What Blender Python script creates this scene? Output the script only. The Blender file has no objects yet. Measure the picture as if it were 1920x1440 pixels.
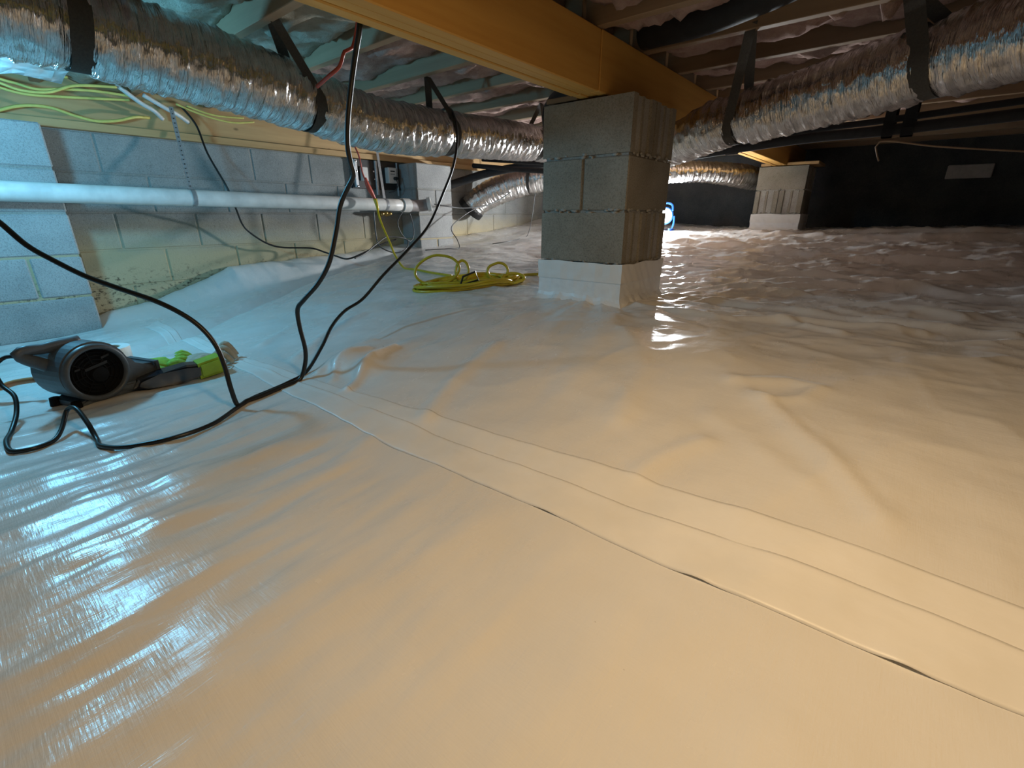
import bpy, bmesh, math, random
import numpy as np
from mathutils import Vector, Matrix

random.seed(7)
SC = bpy.context.scene
COL = SC.collection
Z0 = 0.6                      # height of the lens above the world origin; shapes below are written relative to the lens

# ---------------------------------------------------------------- camera
YAW, PITCH = 0.68745, 0.35028
cam_d = bpy.data.cameras.new('camera'); cam_d.sensor_fit = 'HORIZONTAL'; cam_d.sensor_width = 36.0
cam_d.lens = 864.08 / 1920 * 36.0; cam_d.clip_start = 0.02; cam_d.clip_end = 60
cam = bpy.data.objects.new('camera', cam_d); COL.objects.link(cam); SC.camera = cam
cam.location = (0, 0, Z0)
cam.rotation_euler = (math.pi / 2 - PITCH, 0, YAW)

# ---------------------------------------------------------------- world, lights, exposure
w = bpy.data.worlds.new('world'); SC.world = w; w.use_nodes = True
w.node_tree.nodes['Background'].inputs[0].default_value = (0.5, 0.42, 0.36, 1)
w.node_tree.nodes['Background'].inputs[1].default_value = 0.0
vs = SC.view_settings
vs.view_transform = 'Standard'; vs.look = 'None'; vs.gamma = 1.0; vs.use_curve_mapping = False
vs.exposure = 0.0

def lamp(name, kind, loc, power, color, aim=None, **kw):
    d = bpy.data.lights.new(name, kind); d.energy = power; d.color = color
    for k, v in kw.items(): setattr(d, k, v)
    o = bpy.data.objects.new(name, d); COL.objects.link(o); o.location = (loc[0], loc[1], loc[2] + Z0)
    if aim is not None:
        v = Vector(aim) - Vector(loc); o.rotation_euler = v.to_track_quat('-Z', 'Y').to_euler()
    return o
# warm shaded work lamp hung under the joists, out of frame beside the lens, pointing down
lamp('warm_work_lamp', 'SPOT', (0.08, 0.44, 0.50), 33, (1.0, 0.69, 0.36), aim=(-0.14, 0.50, -0.5),
     spot_size=math.radians(174), spot_blend=0.9, shadow_soft_size=0.07)
# cold lamp by the wall, out of frame beyond the duct
lamp('cold_lamp', 'POINT', (-2.50, 0.12, 0.38), 34, (0.17, 0.64, 1.0), shadow_soft_size=0.06)

# ---------------------------------------------------------------- materials
def nodes_of(name):
    m = bpy.data.materials.new(name); m.use_nodes = True
    nt = m.node_tree; b = nt.nodes['Principled BSDF']
    return m, nt, b
def N(nt, t, **kw):
    n = nt.nodes.new(t)
    for k, v in kw.items():
        if k in n.inputs.keys() if hasattr(n.inputs, 'keys') else False: n.inputs[k].default_value = v
        else: setattr(n, k, v)
    return n
def L(nt, a, b): nt.links.new(a, b)
def coords(nt, scale=(1, 1, 1), rot=(0, 0, 0)):
    g = nt.nodes.new('ShaderNodeNewGeometry'); mp = nt.nodes.new('ShaderNodeMapping')
    mp.inputs['Scale'].default_value = scale; mp.inputs['Rotation'].default_value = rot
    L(nt, g.outputs['Position'], mp.inputs['Vector']); return mp.outputs['Vector']
def noise(nt, vec, scale, detail=4, rough=0.55):
    n = nt.nodes.new('ShaderNodeTexNoise'); n.inputs['Scale'].default_value = scale
    n.inputs['Detail'].default_value = detail; n.inputs['Roughness'].default_value = rough
    L(nt, vec, n.inputs['Vector']); return n.outputs['Fac']
def ramp(nt, fac, stops):
    r = nt.nodes.new('ShaderNodeValToRGB'); e = r.color_ramp.elements
    while len(e) < len(stops): e.new(0.5)
    for el, (p, c) in zip(e, stops):
        el.position = p; el.color = (c, c, c, 1) if isinstance(c, (int, float)) else tuple(c) + (1,)
    L(nt, fac, r.inputs['Fac']); return r.outputs['Color']
def mix(nt, fac, a, b, mode='MIX'):
    m = nt.nodes.new('ShaderNodeMix'); m.data_type = 'RGBA'; m.blend_type = mode
    for s, v in ((m.inputs[6], a), (m.inputs[7], b)):
        if isinstance(v, tuple): s.default_value = v + (1,) if len(v) == 3 else v
        else: L(nt, v, s)
    if isinstance(fac, (int, float)): m.inputs[0].default_value = fac
    else: L(nt, fac, m.inputs[0])
    return m.outputs[2]
def bump(nt, b, h, strength, dist, prev=None):
    n = nt.nodes.new('ShaderNodeBump'); n.inputs['Strength'].default_value = strength
    n.inputs['Distance'].default_value = dist; L(nt, h, n.inputs['Height'])
    if prev is not None: L(nt, prev, n.inputs['Normal'])
    L(nt, n.outputs['Normal'], b.inputs['Normal']); return n.outputs['Normal']
def plain(name, col, rough=0.5, metal=0.0, var=0.0, vscale=30, bs=0, bd=0.001, spec=0.5):
    m, nt, b = nodes_of(name)
    b.inputs['Roughness'].default_value = rough; b.inputs['Metallic'].default_value = metal
    b.inputs['Specular IOR Level'].default_value = spec
    v = coords(nt); f = noise(nt, v, vscale)
    lo = tuple(max(0, c * (1 - var)) for c in col); hi = tuple(min(1, c * (1 + var)) for c in col)
    L(nt, ramp(nt, f, [(0.3, lo), (0.7, hi)]), b.inputs['Base Color'])
    if bs: bump(nt, b, noise(nt, v, bs), 0.5, bd)
    return m

def mat_plastic():
    m, nt, b = nodes_of('vapor_barrier_plastic')
    v = coords(nt)
    dirt = ramp(nt, noise(nt, v, 2.3, 6, 0.6), [(0.35, (0.74, 0.725, 0.70)), (0.65, (0.80, 0.79, 0.775))])
    fleck = ramp(nt, noise(nt, v, 55, 2, 0.4), [(0.165, (0.40, 0.36, 0.32)), (0.18, (1, 1, 1))])
    L(nt, mix(nt, 1.0, dirt, fleck, 'MULTIPLY'), b.inputs['Base Color'])
    ro = ramp(nt, noise(nt, coords(nt, (1.0, 0.5, 1)), 7, 5, 0.6), [(0.35, 0.20), (0.7, 0.31)])
    L(nt, ro, b.inputs['Roughness']); b.inputs['Specular IOR Level'].default_value = 0.62
    weave = mix(nt, 0.5, noise(nt, coords(nt, (420, 28, 1)), 1.0, 2, 0.5), noise(nt, coords(nt, (28, 420, 1)), 1.0, 2, 0.5))
    p = bump(nt, b, noise(nt, coords(nt, (1, 0.25, 1)), 30, 5, 0.62), 0.22, 0.006)
    p = bump(nt, b, noise(nt, coords(nt, (0.35, 1, 1)), 14, 4, 0.6), 0.18, 0.012, p)
    bump(nt, b, weave, 0.40, 0.0012, p)
    return m
def mat_tape():
    m, nt, b = nodes_of('seam_tape_film')
    v = coords(nt)
    L(nt, ramp(nt, noise(nt, v, 9, 5), [(0.3, (0.80, 0.785, 0.75)), (0.7, (0.86, 0.85, 0.83))]), b.inputs['Base Color'])
    b.inputs['Roughness'].default_value = 0.42
    p = bump(nt, b, noise(nt, coords(nt, (0.4, 1.6, 1)), 22, 4), 0.2, 0.006)
    bump(nt, b, noise(nt, v, 180, 2), 0.15, 0.0008, p)
    return m
def mat_block(name, a, c, stain=False):
    m, nt, b = nodes_of(name)
    v = coords(nt)
    base = ramp(nt, noise(nt, v, 5, 5), [(0.3, a), (0.7, c)])
    spk = ramp(nt, noise(nt, v, 190, 3, 0.7), [(0.30, (0.55, 0.55, 0.55)), (0.5, (1, 1, 1)), (0.75, (1.15, 1.15, 1.15))])
    colr = mix(nt, 0.8, base, spk, 'MULTIPLY')
    if stain:
        g = nt.nodes.new('ShaderNodeNewGeometry'); sx = nt.nodes.new('ShaderNodeSeparateXYZ'); L(nt, g.outputs['Position'], sx.inputs[0])
        n1 = noise(nt, coords(nt, (1, 0.5, 1.6)), 3.0, 6, 0.65)
        ad = nt.nodes.new('ShaderNodeMath'); ad.operation = 'MULTIPLY_ADD'; L(nt, n1, ad.inputs[0]); ad.inputs[1].default_value = -0.30; L(nt, sx.outputs['Z'], ad.inputs[2])
        mr = nt.nodes.new('ShaderNodeMapRange'); L(nt, ad.outputs[0], mr.inputs[0])
        mr.inputs[1].default_value = 0.24; mr.inputs[2].default_value = 0.46; mr.inputs[3].default_value = 0.85; mr.inputs[4].default_value = 0.0
        colr = mix(nt, mr.outputs[0], colr, (0.50, 0.41, 0.24))
        band = nt.nodes.new('ShaderNodeMapRange'); L(nt, ad.outputs[0], band.inputs[0])
        band.inputs[1].default_value = 0.06; band.inputs[2].default_value = 0.20; band.inputs[3].default_value = 1; band.inputs[4].default_value = 0
        sp = ramp(nt, noise(nt, coords(nt, (1, 1, 1.5)), 34, 6, 0.7), [(0.53, 0.0), (0.64, 0.9)])
        mm = nt.nodes.new('ShaderNodeMath'); mm.operation = 'MULTIPLY'; L(nt, band.outputs[0], mm.inputs[0]); L(nt, sp, mm.inputs[1])
        colr = mix(nt, mm.outputs[0], colr, (0.06, 0.05, 0.035))
    L(nt, colr, b.inputs['Base Color']); b.inputs['Roughness'].default_value = 0.92; b.inputs['Specular IOR Level'].default_value = 0.2
    p = bump(nt, b, noise(nt, v, 230, 4, 0.7), 0.55, 0.002)
    bump(nt, b, ramp(nt, noise(nt, v, 70, 3, 0.6), [(0.30, 0.0), (0.42, 1.0)]), 0.5, 0.002, p)
    return m
def mat_wood(name, a, c, axis='Y', knots=True, rough=0.6):
    m, nt, b = nodes_of(name)
    sc = {'X': (0.05, 1, 1), 'Y': (1, 0.05, 1), 'Z': (1, 1, 0.05)}[axis]
    v = coords(nt, sc)
    f1 = noise(nt, v, 45, 6, 0.6); f2 = noise(nt, v, 8, 3, 0.5)
    col1 = ramp(nt, f1, [(0.25, a), (0.75, c)])
    col2 = ramp(nt, f2, [(0.3, tuple(x * 0.78 for x in a)), (0.7, c)])
    colr = mix(nt, 0.5, col1, col2)
    if knots:
        ks = {'X': (0.5, 1, 1), 'Y': (1, 0.5, 1), 'Z': (1, 1, 0.5)}[axis]
        vo = nt.nodes.new('ShaderNodeTexVoronoi'); vo.inputs['Scale'].default_value = 6.0; L(nt, coords(nt, ks), vo.inputs['Vector'])
        k = ramp(nt, vo.outputs['Distance'], [(0.05, 1.0), (0.085, 0.0)])
        colr = mix(nt, k, colr, tuple(x * 0.22 for x in a))
    L(nt, colr, b.inputs['Base Color']); b.inputs['Roughness'].default_value = rough
    b.inputs['Specular IOR Level'].default_value = 0.3
    bump(nt, b, f1, 0.25, 0.001)
    return m
def mat_foil():
    m, nt, b = nodes_of('foil_duct_jacket')
    v = coords(nt)
    L(nt, ramp(nt, noise(nt, v, 25, 4), [(0.3, (0.60, 0.585, 0.57)), (0.7, (0.80, 0.79, 0.78))]), b.inputs['Base Color'])
    b.inputs['Metallic'].default_value = 1.0
    L(nt, ramp(nt, noise(nt, v, 18, 4), [(0.3, 0.13), (0.7, 0.27)]), b.inputs['Roughness'])
    uv = nt.nodes.new('ShaderNodeUVMap'); mp = nt.nodes.new('ShaderNodeMapping'); mp.inputs['Scale'].default_value = (95, 5.0, 1)
    L(nt, uv.outputs['UV'], mp.inputs['Vector'])
    mp2 = nt.nodes.new('ShaderNodeMapping'); mp2.inputs['Scale'].default_value = (38, 9.0, 1); mp2.inputs['Rotation'].default_value = (0, 0, 0.02)
    L(nt, uv.outputs['UV'], mp2.inputs['Vector'])
    p = bump(nt, b, noise(nt, mp.outputs['Vector'], 1.0, 4, 0.6), 1.0, 0.010)
    bump(nt, b, noise(nt, mp2.outputs['Vector'], 1.0, 3, 0.6), 0.5, 0.012, p)
    return m
def mat_batt(name, a, c):
    m, nt, b = nodes_of(name)
    v = coords(nt)
    f = noise(nt, v, 16, 8, 0.72)
    L(nt, ramp(nt, f, [(0.3, a), (0.7, c)]), b.inputs['Base Color'])
    b.inputs['Roughness'].default_value = 1.0; b.inputs['Specular IOR Level'].default_value = 0.05
    p = bump(nt, b, f, 0.9, 0.02); bump(nt, b, noise(nt, coords(nt, (1, 3, 3)), 120, 4, 0.7), 0.8, 0.004, p)
    return m
def mat_emit(name, col, s):
    m, nt, b = nodes_of(name)
    b.inputs['Base Color'].default_value = col + (1,); b.inputs['Emission Color'].default_value = col + (1,)
    b.inputs['Emission Strength'].default_value = s; return m

MT = dict(
    plastic=mat_plastic(), tape=mat_tape(),
    block=mat_block('pier_concrete_block', (0.245, 0.22, 0.175), (0.345, 0.315, 0.26)),
    wallblock=mat_block('wall_concrete_block', (0.25, 0.26, 0.25), (0.355, 0.355, 0.34), True),
    pilblock=mat_block('pilaster_concrete_block', (0.31, 0.315, 0.31), (0.41, 0.41, 0.40)),
    mortar=mat_block('mortar_joint', (0.30, 0.28, 0.25), (0.46, 0.44, 0.40)),
    wallmortar=mat_block('wall_mortar_joint', (0.24, 0.24, 0.22), (0.36, 0.35, 0.33), True),
    darkwall=mat_block('dark_grey_wall', (0.08, 0.08, 0.085), (0.13, 0.128, 0.126)),  # mottled dark grey block used on the far, right and back walls
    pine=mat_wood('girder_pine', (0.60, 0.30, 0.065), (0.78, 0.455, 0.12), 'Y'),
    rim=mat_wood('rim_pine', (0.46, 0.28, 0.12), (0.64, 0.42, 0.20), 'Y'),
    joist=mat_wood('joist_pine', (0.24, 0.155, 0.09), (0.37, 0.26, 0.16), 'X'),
    osb=plain('subfloor_panel', (0.22, 0.14, 0.07), 0.9, var=0.3, vscale=40),
    foil=mat_foil(),
    strap=plain('woven_strap', (0.15, 0.14, 0.125), 0.8, var=0.15, vscale=200, bs=400),
    batt=mat_batt('pink_fibreglass', (0.40, 0.25, 0.21), (0.62, 0.45, 0.39)),
    kraft=mat_batt('paper_faced_fibreglass', (0.40, 0.36, 0.27), (0.60, 0.56, 0.46)),
    pvc=plain('white_pvc', (0.66, 0.65, 0.62), 0.4, var=0.12, vscale=14),
    pvcgrey=plain('primer_stained_pvc', (0.28, 0.25, 0.24), 0.5, var=0.25, vscale=25),
    black=plain('black_rubber', (0.012, 0.012, 0.012), 0.38, var=0.2),
    blackfoam=plain('black_pipe_insulation', (0.012, 0.012, 0.013), 0.75, var=0.3),
    blackmetal=plain('black_sheet_metal', (0.01, 0.01, 0.011), 0.45, var=0.2),
    yellow=plain('yellow_cord_jacket', (0.55, 0.41, 0.02), 0.3, var=0.1),
    nm=plain('yellow_cable_sheath', (0.68, 0.58, 0.16), 0.4, var=0.1),
    red=plain('red_cord_jacket', (0.50, 0.07, 0.04), 0.4, var=0.1),
    orange=plain('orange_cord_jacket', (0.60, 0.22, 0.08), 0.45, var=0.15),
    greywire=plain('thin_wire_jacket', (0.06, 0.06, 0.06), 0.4, var=0.2),
    galv=plain('galvanized_steel', (0.55, 0.56, 0.57), 0.45, 0.35, var=0.15, vscale=60),
    steel=plain('bright_screw', (0.8, 0.8, 0.8), 0.2, 1.0),
    blower=plain('charcoal_plastic', (0.085, 0.10, 0.115), 0.42, var=0.12, vscale=60, bs=300, bd=0.0006),
    blowerdark=plain('black_plastic', (0.005, 0.005, 0.005), 0.75, spec=0.15),
    label=plain('grey_printed_label', (0.028, 0.028, 0.028), 0.7, spec=0.2),
    lime=plain('lime_green_rubber', (0.30, 0.46, 0.02), 0.45, var=0.15),
    limeglove=plain('lime_green_knit', (0.28, 0.50, 0.06), 0.85, var=0.25, vscale=90, bs=250),
    tan=plain('tan_leather', (0.50, 0.44, 0.34), 0.8, var=0.2, vscale=50, bs=200),
    toolblack=plain('glossy_black_plastic', (0.012, 0.014, 0.02), 0.18),
    white=plain('white_plastic_box', (0.60, 0.58, 0.55), 0.5, var=0.05),
    paperroll=plain('white_tape_roll', (0.80, 0.80, 0.79), 0.5, var=0.05),
    blue=plain('blue_plastic', (0.03, 0.16, 0.75), 0.35),
    sheet=plain('white_film', (0.85, 0.86, 0.86), 0.4, var=0.05),
    foam=plain('pale_foam_board', (0.62, 0.58, 0.55), 0.8, var=0.08),
    brass=plain('brass_fitting', (0.6, 0.42, 0.15), 0.3, 1.0),
    led=mat_emit('led_lens', (0.85, 0.95, 1.0), 14.0),
)

# ---------------------------------------------------------------- building helpers
BASE = {}
def set_props(o, label=None, cat=None, group=None, kind=None):
    if label: o['label'] = label
    if cat: o['category'] = cat
    if group: o['group'] = group
    if kind: o['kind'] = kind
def thing(name, label, cat, base, group=None, kind=None):
    o = bpy.data.objects.new(name, None); COL.objects.link(o); o.empty_display_size = 0.05
    o.location = (base[0], base[1], base[2] + Z0); BASE[o] = Vector(base)
    set_props(o, label, cat, group, kind); return o
def mesh_obj(name, me, mat, parent=None, base=(0, 0, 0), smooth=False, loc=None, rot=None):
    if mat is not None and (not me.materials): me.materials.append(mat)
    if smooth: me.polygons.foreach_set('use_smooth', [True] * len(me.polygons))
    o = bpy.data.objects.new(name, me); COL.objects.link(o)
    if parent is not None:
        o.parent = parent; BASE[o] = BASE[parent]
        if loc is not None: o.location = Vector(loc) - BASE[parent]
    else:
        o.location = (base[0], base[1], base[2] + Z0); BASE[o] = Vector(base)
    if rot is not None: o.rotation_euler = rot
    return o
def part(name, bm, mat, parent, smooth=False, label=None, kind=None):
    """bm holds lens-relative coordinates"""
    bmesh.ops.translate(bm, verts=bm.verts, vec=-BASE[parent])
    me = bpy.data.meshes.new(name); bm.to_mesh(me); bm.free()
    o = mesh_obj(name, me, mat, parent, smooth=smooth)
    set_props(o, label, kind=kind); return o
def solo(name, bm, mat, label=None, cat=None, group=None, kind=None, smooth=False):
    """a thing that is one mesh; origin at its lowest middle"""
    vs_ = [v.co for v in bm.verts]
    b = Vector((sum(c.x for c in vs_) / len(vs_), sum(c.y for c in vs_) / len(vs_), min(c.z for c in vs_)))
    bmesh.ops.translate(bm, verts=bm.verts, vec=-b)
    me = bpy.data.meshes.new(name); bm.to_mesh(me); bm.free()
    o = mesh_obj(name, me, mat, None, base=b, smooth=smooth)
    set_props(o, label, cat, group, kind); return o
def box(bm, x0, x1, y0, y1, z0, z1, bev=0.0):
    r = bmesh.ops.create_cube(bm, size=1.0)
    vs_ = r['verts']
    bmesh.ops.scale(bm, verts=vs_, vec=(x1 - x0, y1 - y0, z1 - z0))
    bmesh.ops.translate(bm, verts=vs_, vec=((x0 + x1) / 2, (y0 + y1) / 2, (z0 + z1) / 2))
    if bev:
        es = list({e for v in vs_ for e in v.link_edges})
        bmesh.ops.bevel(bm, geom=es, offset=bev, segments=1, affect='EDGES')
    return bm
def B(*a, **k): return box(bmesh.new(), *a, **k)
def catmull(P, step=0.02):
    P = [np.array(p, float) for p in P]; out = []
    for i in range(len(P) - 1):
        p0, p1, p2, p3 = P[max(i - 1, 0)], P[i], P[i + 1], P[min(i + 2, len(P) - 1)]
        n = max(2, int(np.linalg.norm((p2 - p1)[:3]) / step))
        for k in range(n):
            t = k / n
            out.append(.5 * (2 * p1 + (p2 - p0) * t + (2 * p0 - 5 * p1 + 4 * p2 - p3) * t * t + (3 * p1 - p0 - 3 * p2 + p3) * t ** 3))
    out.append(P[-1]); return np.array(out)
def frames(c):
    T = np.gradient(c, axis=0); T /= np.linalg.norm(T, axis=1)[:, None] + 1e-12
    Nn = np.zeros_like(T); ref = np.array([0, 0, 1.0])
    if abs(T[0] @ ref) > 0.9: ref = np.array([1.0, 0, 0])
    n = np.cross(T[0], ref); n /= np.linalg.norm(n); Nn[0] = n
    for i in range(1, len(T)):
        n = n - T[i] * (n @ T[i]); n /= np.linalg.norm(n) + 1e-12; Nn[i] = n
    return T, Nn, np.cross(T, Nn)
def tube(bm, pts, r, seg=10, step=0.012, smooth=True, flat=1.0):
    c = catmull(pts, step) if smooth else np.array(pts, float)
    c = c[:, :3]; T, Nn, Bn = frames(c)
    rings = []
    for i in range(len(c)):
        rr = r(i / (len(c) - 1)) if callable(r) else r
        rings.append([bm.verts.new(c[i] + rr * (math.cos(a) * Nn[i] + flat * math.sin(a) * Bn[i])) for a in [2 * math.pi * k / seg for k in range(seg)]])
    for a, b in zip(rings, rings[1:]):
        for k in range(seg): bm.faces.new((a[k], a[(k + 1) % seg], b[(k + 1) % seg], b[k]))
    bm.faces.new(list(reversed(rings[0]))); bm.faces.new(rings[-1])
    return bm
def TUBE(*a, **k): return tube(bmesh.new(), *a, **k)
def prism(bm, poly, p0, ax_u, ax_v, ax_w, w0, w1, bev=0.0):
    """polygon in the u-v plane pushed from w0 to w1 along w"""
    p0, u, v, wv = (Vector(q) for q in (p0, ax_u, ax_v, ax_w))
    a = [bm.verts.new(p0 + u * x + v * y + wv * w0) for x, y in poly]
    b = [bm.verts.new(p0 + u * x + v * y + wv * w1) for x, y in poly]
    n = len(poly); fs = [bm.faces.new(list(reversed(a))), bm.faces.new(b)]
    for k in range(n): fs.append(bm.faces.new((a[k], a[(k + 1) % n], b[(k + 1) % n], b[k])))
    if bev:
        es = set(fs[0].edges) | set(fs[1].edges)
        bmesh.ops.bevel(bm, geom=list(es), offset=bev, segments=2, affect='EDGES')
    bmesh.ops.recalc_face_normals(bm, faces=bm.faces)
    return bm
def lathe(bm, prof, p0, axis, seg=32):
    """prof: list of (radius, height) turned about axis through p0"""
    ax = Vector(axis).normalized(); u = ax.orthogonal().normalized(); v = ax.cross(u); p0 = Vector(p0)
    rings = [[bm.verts.new(p0 + ax * h + (u * math.cos(2 * math.pi * k / seg) + v * math.sin(2 * math.pi * k / seg)) * max(r, 1e-4)) for k in range(seg)] for r, h in prof]
    for a, b in zip(rings, rings[1:]):
        for k in range(seg): bm.faces.new((a[k], a[(k + 1) % seg], b[(k + 1) % seg], b[k]))
    bmesh.ops.recalc_face_normals(bm, faces=bm.faces)
    return bm

# ---------------------------------------------------------------- noise
_g = np.random.RandomState(11); _perm = _g.permutation(512); _ang = _g.rand(512) * 2 * np.pi
def pn(x, y):
    x = np.asarray(x, float); y = np.asarray(y, float)
    xi = np.floor(x).astype(int); yi = np.floor(y).astype(int); fx = x - xi; fy = y - yi
    def g(ix, iy, dx, dy):
        a = _ang[_perm[(_perm[ix % 512] + iy) % 512]]; return np.cos(a) * dx + np.sin(a) * dy
    u = fx ** 3 * (fx * (fx * 6 - 15) + 10); v = fy ** 3 * (fy * (fy * 6 - 15) + 10)
    a = g(xi, yi, fx, fy); b = g(xi + 1, yi, fx - 1, fy); c = g(xi, yi + 1, fx, fy - 1); d = g(xi + 1, yi + 1, fx - 1, fy - 1)
    return ((a + (b - a) * u) * (1 - v) + (c + (d - c) * u) * v) * 1.5
def fbm(x, y, o=4, g=0.5):
    s = 0; a = 1
    for k in range(o): s = s + a * pn(x * 2 ** k + 17.3 * k, y * 2 ** k + 5.1 * k); a *= g
    return s

# ---------------------------------------------------------------- floor: earth under a white plastic sheet
CP = np.array([(0,0,-.5),(0,.5,-.5),(-.5,.2,-.51),(-.5,.55,-.5),(.3,.6,-.5),(.8,.5,-.49),(-1,0,-.53),(-1,.5,-.515),(-1.5,.2,-.55),(-1.5,.6,-.53),(-2,.2,-.56),(-2,.6,-.55),(-2.6,.3,-.57),(-3.27,.4,-.585),(-3.5,.3,-.59),
(-1.5,1.0,-.46),(-1,1.0,-.43),(-.5,1.0,-.42),(0,1.0,-.43),(.5,1.,-.44),(-1.6,1.4,-.39),(-1.07,1.45,-.355),(-.6,1.4,-.36),(0,1.5,-.37),(.6,1.5,-.38),
(-1.27,1.75,-.352),(-.87,1.75,-.349),(-.87,2.16,-.37),(-1.27,2.16,-.36),(-1.8,1.8,-.36),(-2.3,1.9,-.35),(-2.4,1.2,-.46),(-2.9,1.0,-.52),(-2.9,1.6,-.42),(-3.0,2.4,-.31),(-3.4,3.2,-.245),(-3.4,4.2,-.14),(-3.5,4.74,-.05),(-3.5,6,0),
(-2,3,-.29),(-1.5,3,-.3),(-.5,2.5,-.33),(0,2.5,-.33),(.6,2.5,-.33),(1.5,2.5,-.3),(-2,4.6,-.14),(-1,4,-.2),(-1.2,5.08,-.14),(-.8,5.08,-.14),(0,4,-.19),(1,4,-.18),(0,5,-.12),(1,5,-.11),(-1.5,6,-.14),(0,6,-.11),(2,6,-.1),(3,3,-.25),(3,6,-.1),(3,0,-.45),(0,-1.5,-.5),(-2,-1.5,-.55),(-3.5,-1.5,-.58),(3,-1.5,-.48)])
def _phi(r2): return 0.5 * r2 * np.log(r2 + 1e-9)
_n = len(CP); _A = np.zeros((_n + 3, _n + 3))
_A[:_n, :_n] = _phi(((CP[:, None, :2] - CP[None, :, :2]) ** 2).sum(-1)) + np.eye(_n) * .01
_A[:_n, _n] = 1; _A[:_n, _n + 1:] = CP[:, :2]; _A[_n, :_n] = 1; _A[_n + 1:, :_n] = CP[:, :2].T
_W = np.linalg.solve(_A, np.concatenate([CP[:, 2], [0, 0, 0]]))
def h0(x, y):
    r = np.full(x.shape, _W[_n]) + _W[_n + 1] * x + _W[_n + 2] * y
    for i in range(_n): r = r + _W[i] * _phi((x - CP[i, 0]) ** 2 + (y - CP[i, 1]) ** 2)
    return r
def pdist(x, y, pl):
    d = np.full(x.shape, 9.0)
    for (ax, ay), (bx, by) in zip(pl, pl[1:]):
        vx, vy = bx - ax, by - ay; t = np.clip(((x - ax) * vx + (y - ay) * vy) / (vx * vx + vy * vy), 0, 1)
        d = np.minimum(d, np.hypot(x - ax - t * vx, y - ay - t * vy))
    return d
VALLEY = [(-2.5, 0.3), (-2.62, 0.577), (-2.795, 0.818), (-2.96, 1.075), (-3.164, 1.51), (-3.296, 2.008), (-3.304, 2.471)]
FOLDS = [  # polyline on the ground, height, half width
    ([(-0.194, 1.147), (-0.124, 1.081), (-0.016, 0.948), (0.06, 0.84)], 0.010, 0.026),
    ([(-0.268, 1.197), (-0.152, 1.272), (-0.087, 1.263), (-0.113, 1.189), (-0.17, 1.142)], 0.008, 0.022),
    ([(-0.977, 1.107), (-0.952, 0.953), (-0.905, 0.799), (-0.846, 0.689)], 0.010, 0.030),
    ([(-0.303, 0.76), (-0.275, 0.845), (-0.234, 0.911)], 0.007, 0.022),
    ([(-0.657, 1.402), (-0.487, 1.159), (-0.42, 0.9)], 0.007, 0.035),
    ([(-0.80, 1.6), (-0.70, 1.25), (-0.60, 0.95)], 0.006, 0.045),
    ([(-1.457, 0.738), (-1.503, 0.872), (-1.472, 0.968)], 0.014, 0.022),
    ([(-1.217, 0.70), (-1.288, 0.817), (-1.307, 0.942)], 0.014, 0.018),
    ([(-1.342, 0.72), (-1.43, 0.783), (-1.40, 0.90)], 0.010, 0.014),
    ([(-0.897, 0.548), (-0.857, 0.426), (-0.872, 0.296), (-0.935, 0.134)], 0.007, 0.03),
    ([(-0.996, 0.537), (-1.059, 0.378), (-1.104, 0.206)], 0.008, 0.035),
    ([(-0.249, 1.018), (-0.113, 0.92), (-0.03, 0.86)], 0.005, 0.03),
    ([(-1.7, 0.78), (-1.85, 1.0), (-1.9, 1.2)], 0.012, 0.03),
    ([(-2.05, 0.8), (-2.15, 1.0)], 0.010, 0.025),
    ([(-0.80, 2.10), (-0.451, 2.065), (-0.088, 2.015), (0.308, 1.978)], 0.014, 0.022),
    ([(-0.80, 1.78), (-0.457, 1.729), (-0.228, 1.86), (0.1, 1.9)], 0.013, 0.020),
    ([(-0.85, 2.35), (-0.56, 2.496), (-0.183, 2.284), (0.2, 2.2)], 0.016, 0.025),
    ([(-0.83, 2.0), (-0.5, 1.92), (-0.1, 1.75)], 0.012, 0.02),
    ([(-1.3, 3.2), (-0.7, 3.1), (0.2, 2.7), (0.9, 2.6)], 0.022, 0.05),
    ([(-1.5, 4.0), (-0.6, 3.6), (0.5, 3.4)], 0.025, 0.06),
    ([(-1.3, 4.7), (-0.4, 4.3), (0.8, 4.5)], 0.028, 0.07),
    ([(-0.5, 4.9), (0.5, 4.75), (1.6, 5.0)], 0.035, 0.08),
]
FLY = [-1.6, 0.45, 0.571, 0.8, 1.048, 1.257, 1.582, 1.914, 2.147, 2.513, 2.929, 6.1]
FLZ = [-0.60, -0.57, -0.527, -0.489, -0.408, -0.323, -0.311, -0.294, -0.283, -0.251, -0.24, 0.05]
PCX, PCY = -1.067, 1.948
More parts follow.
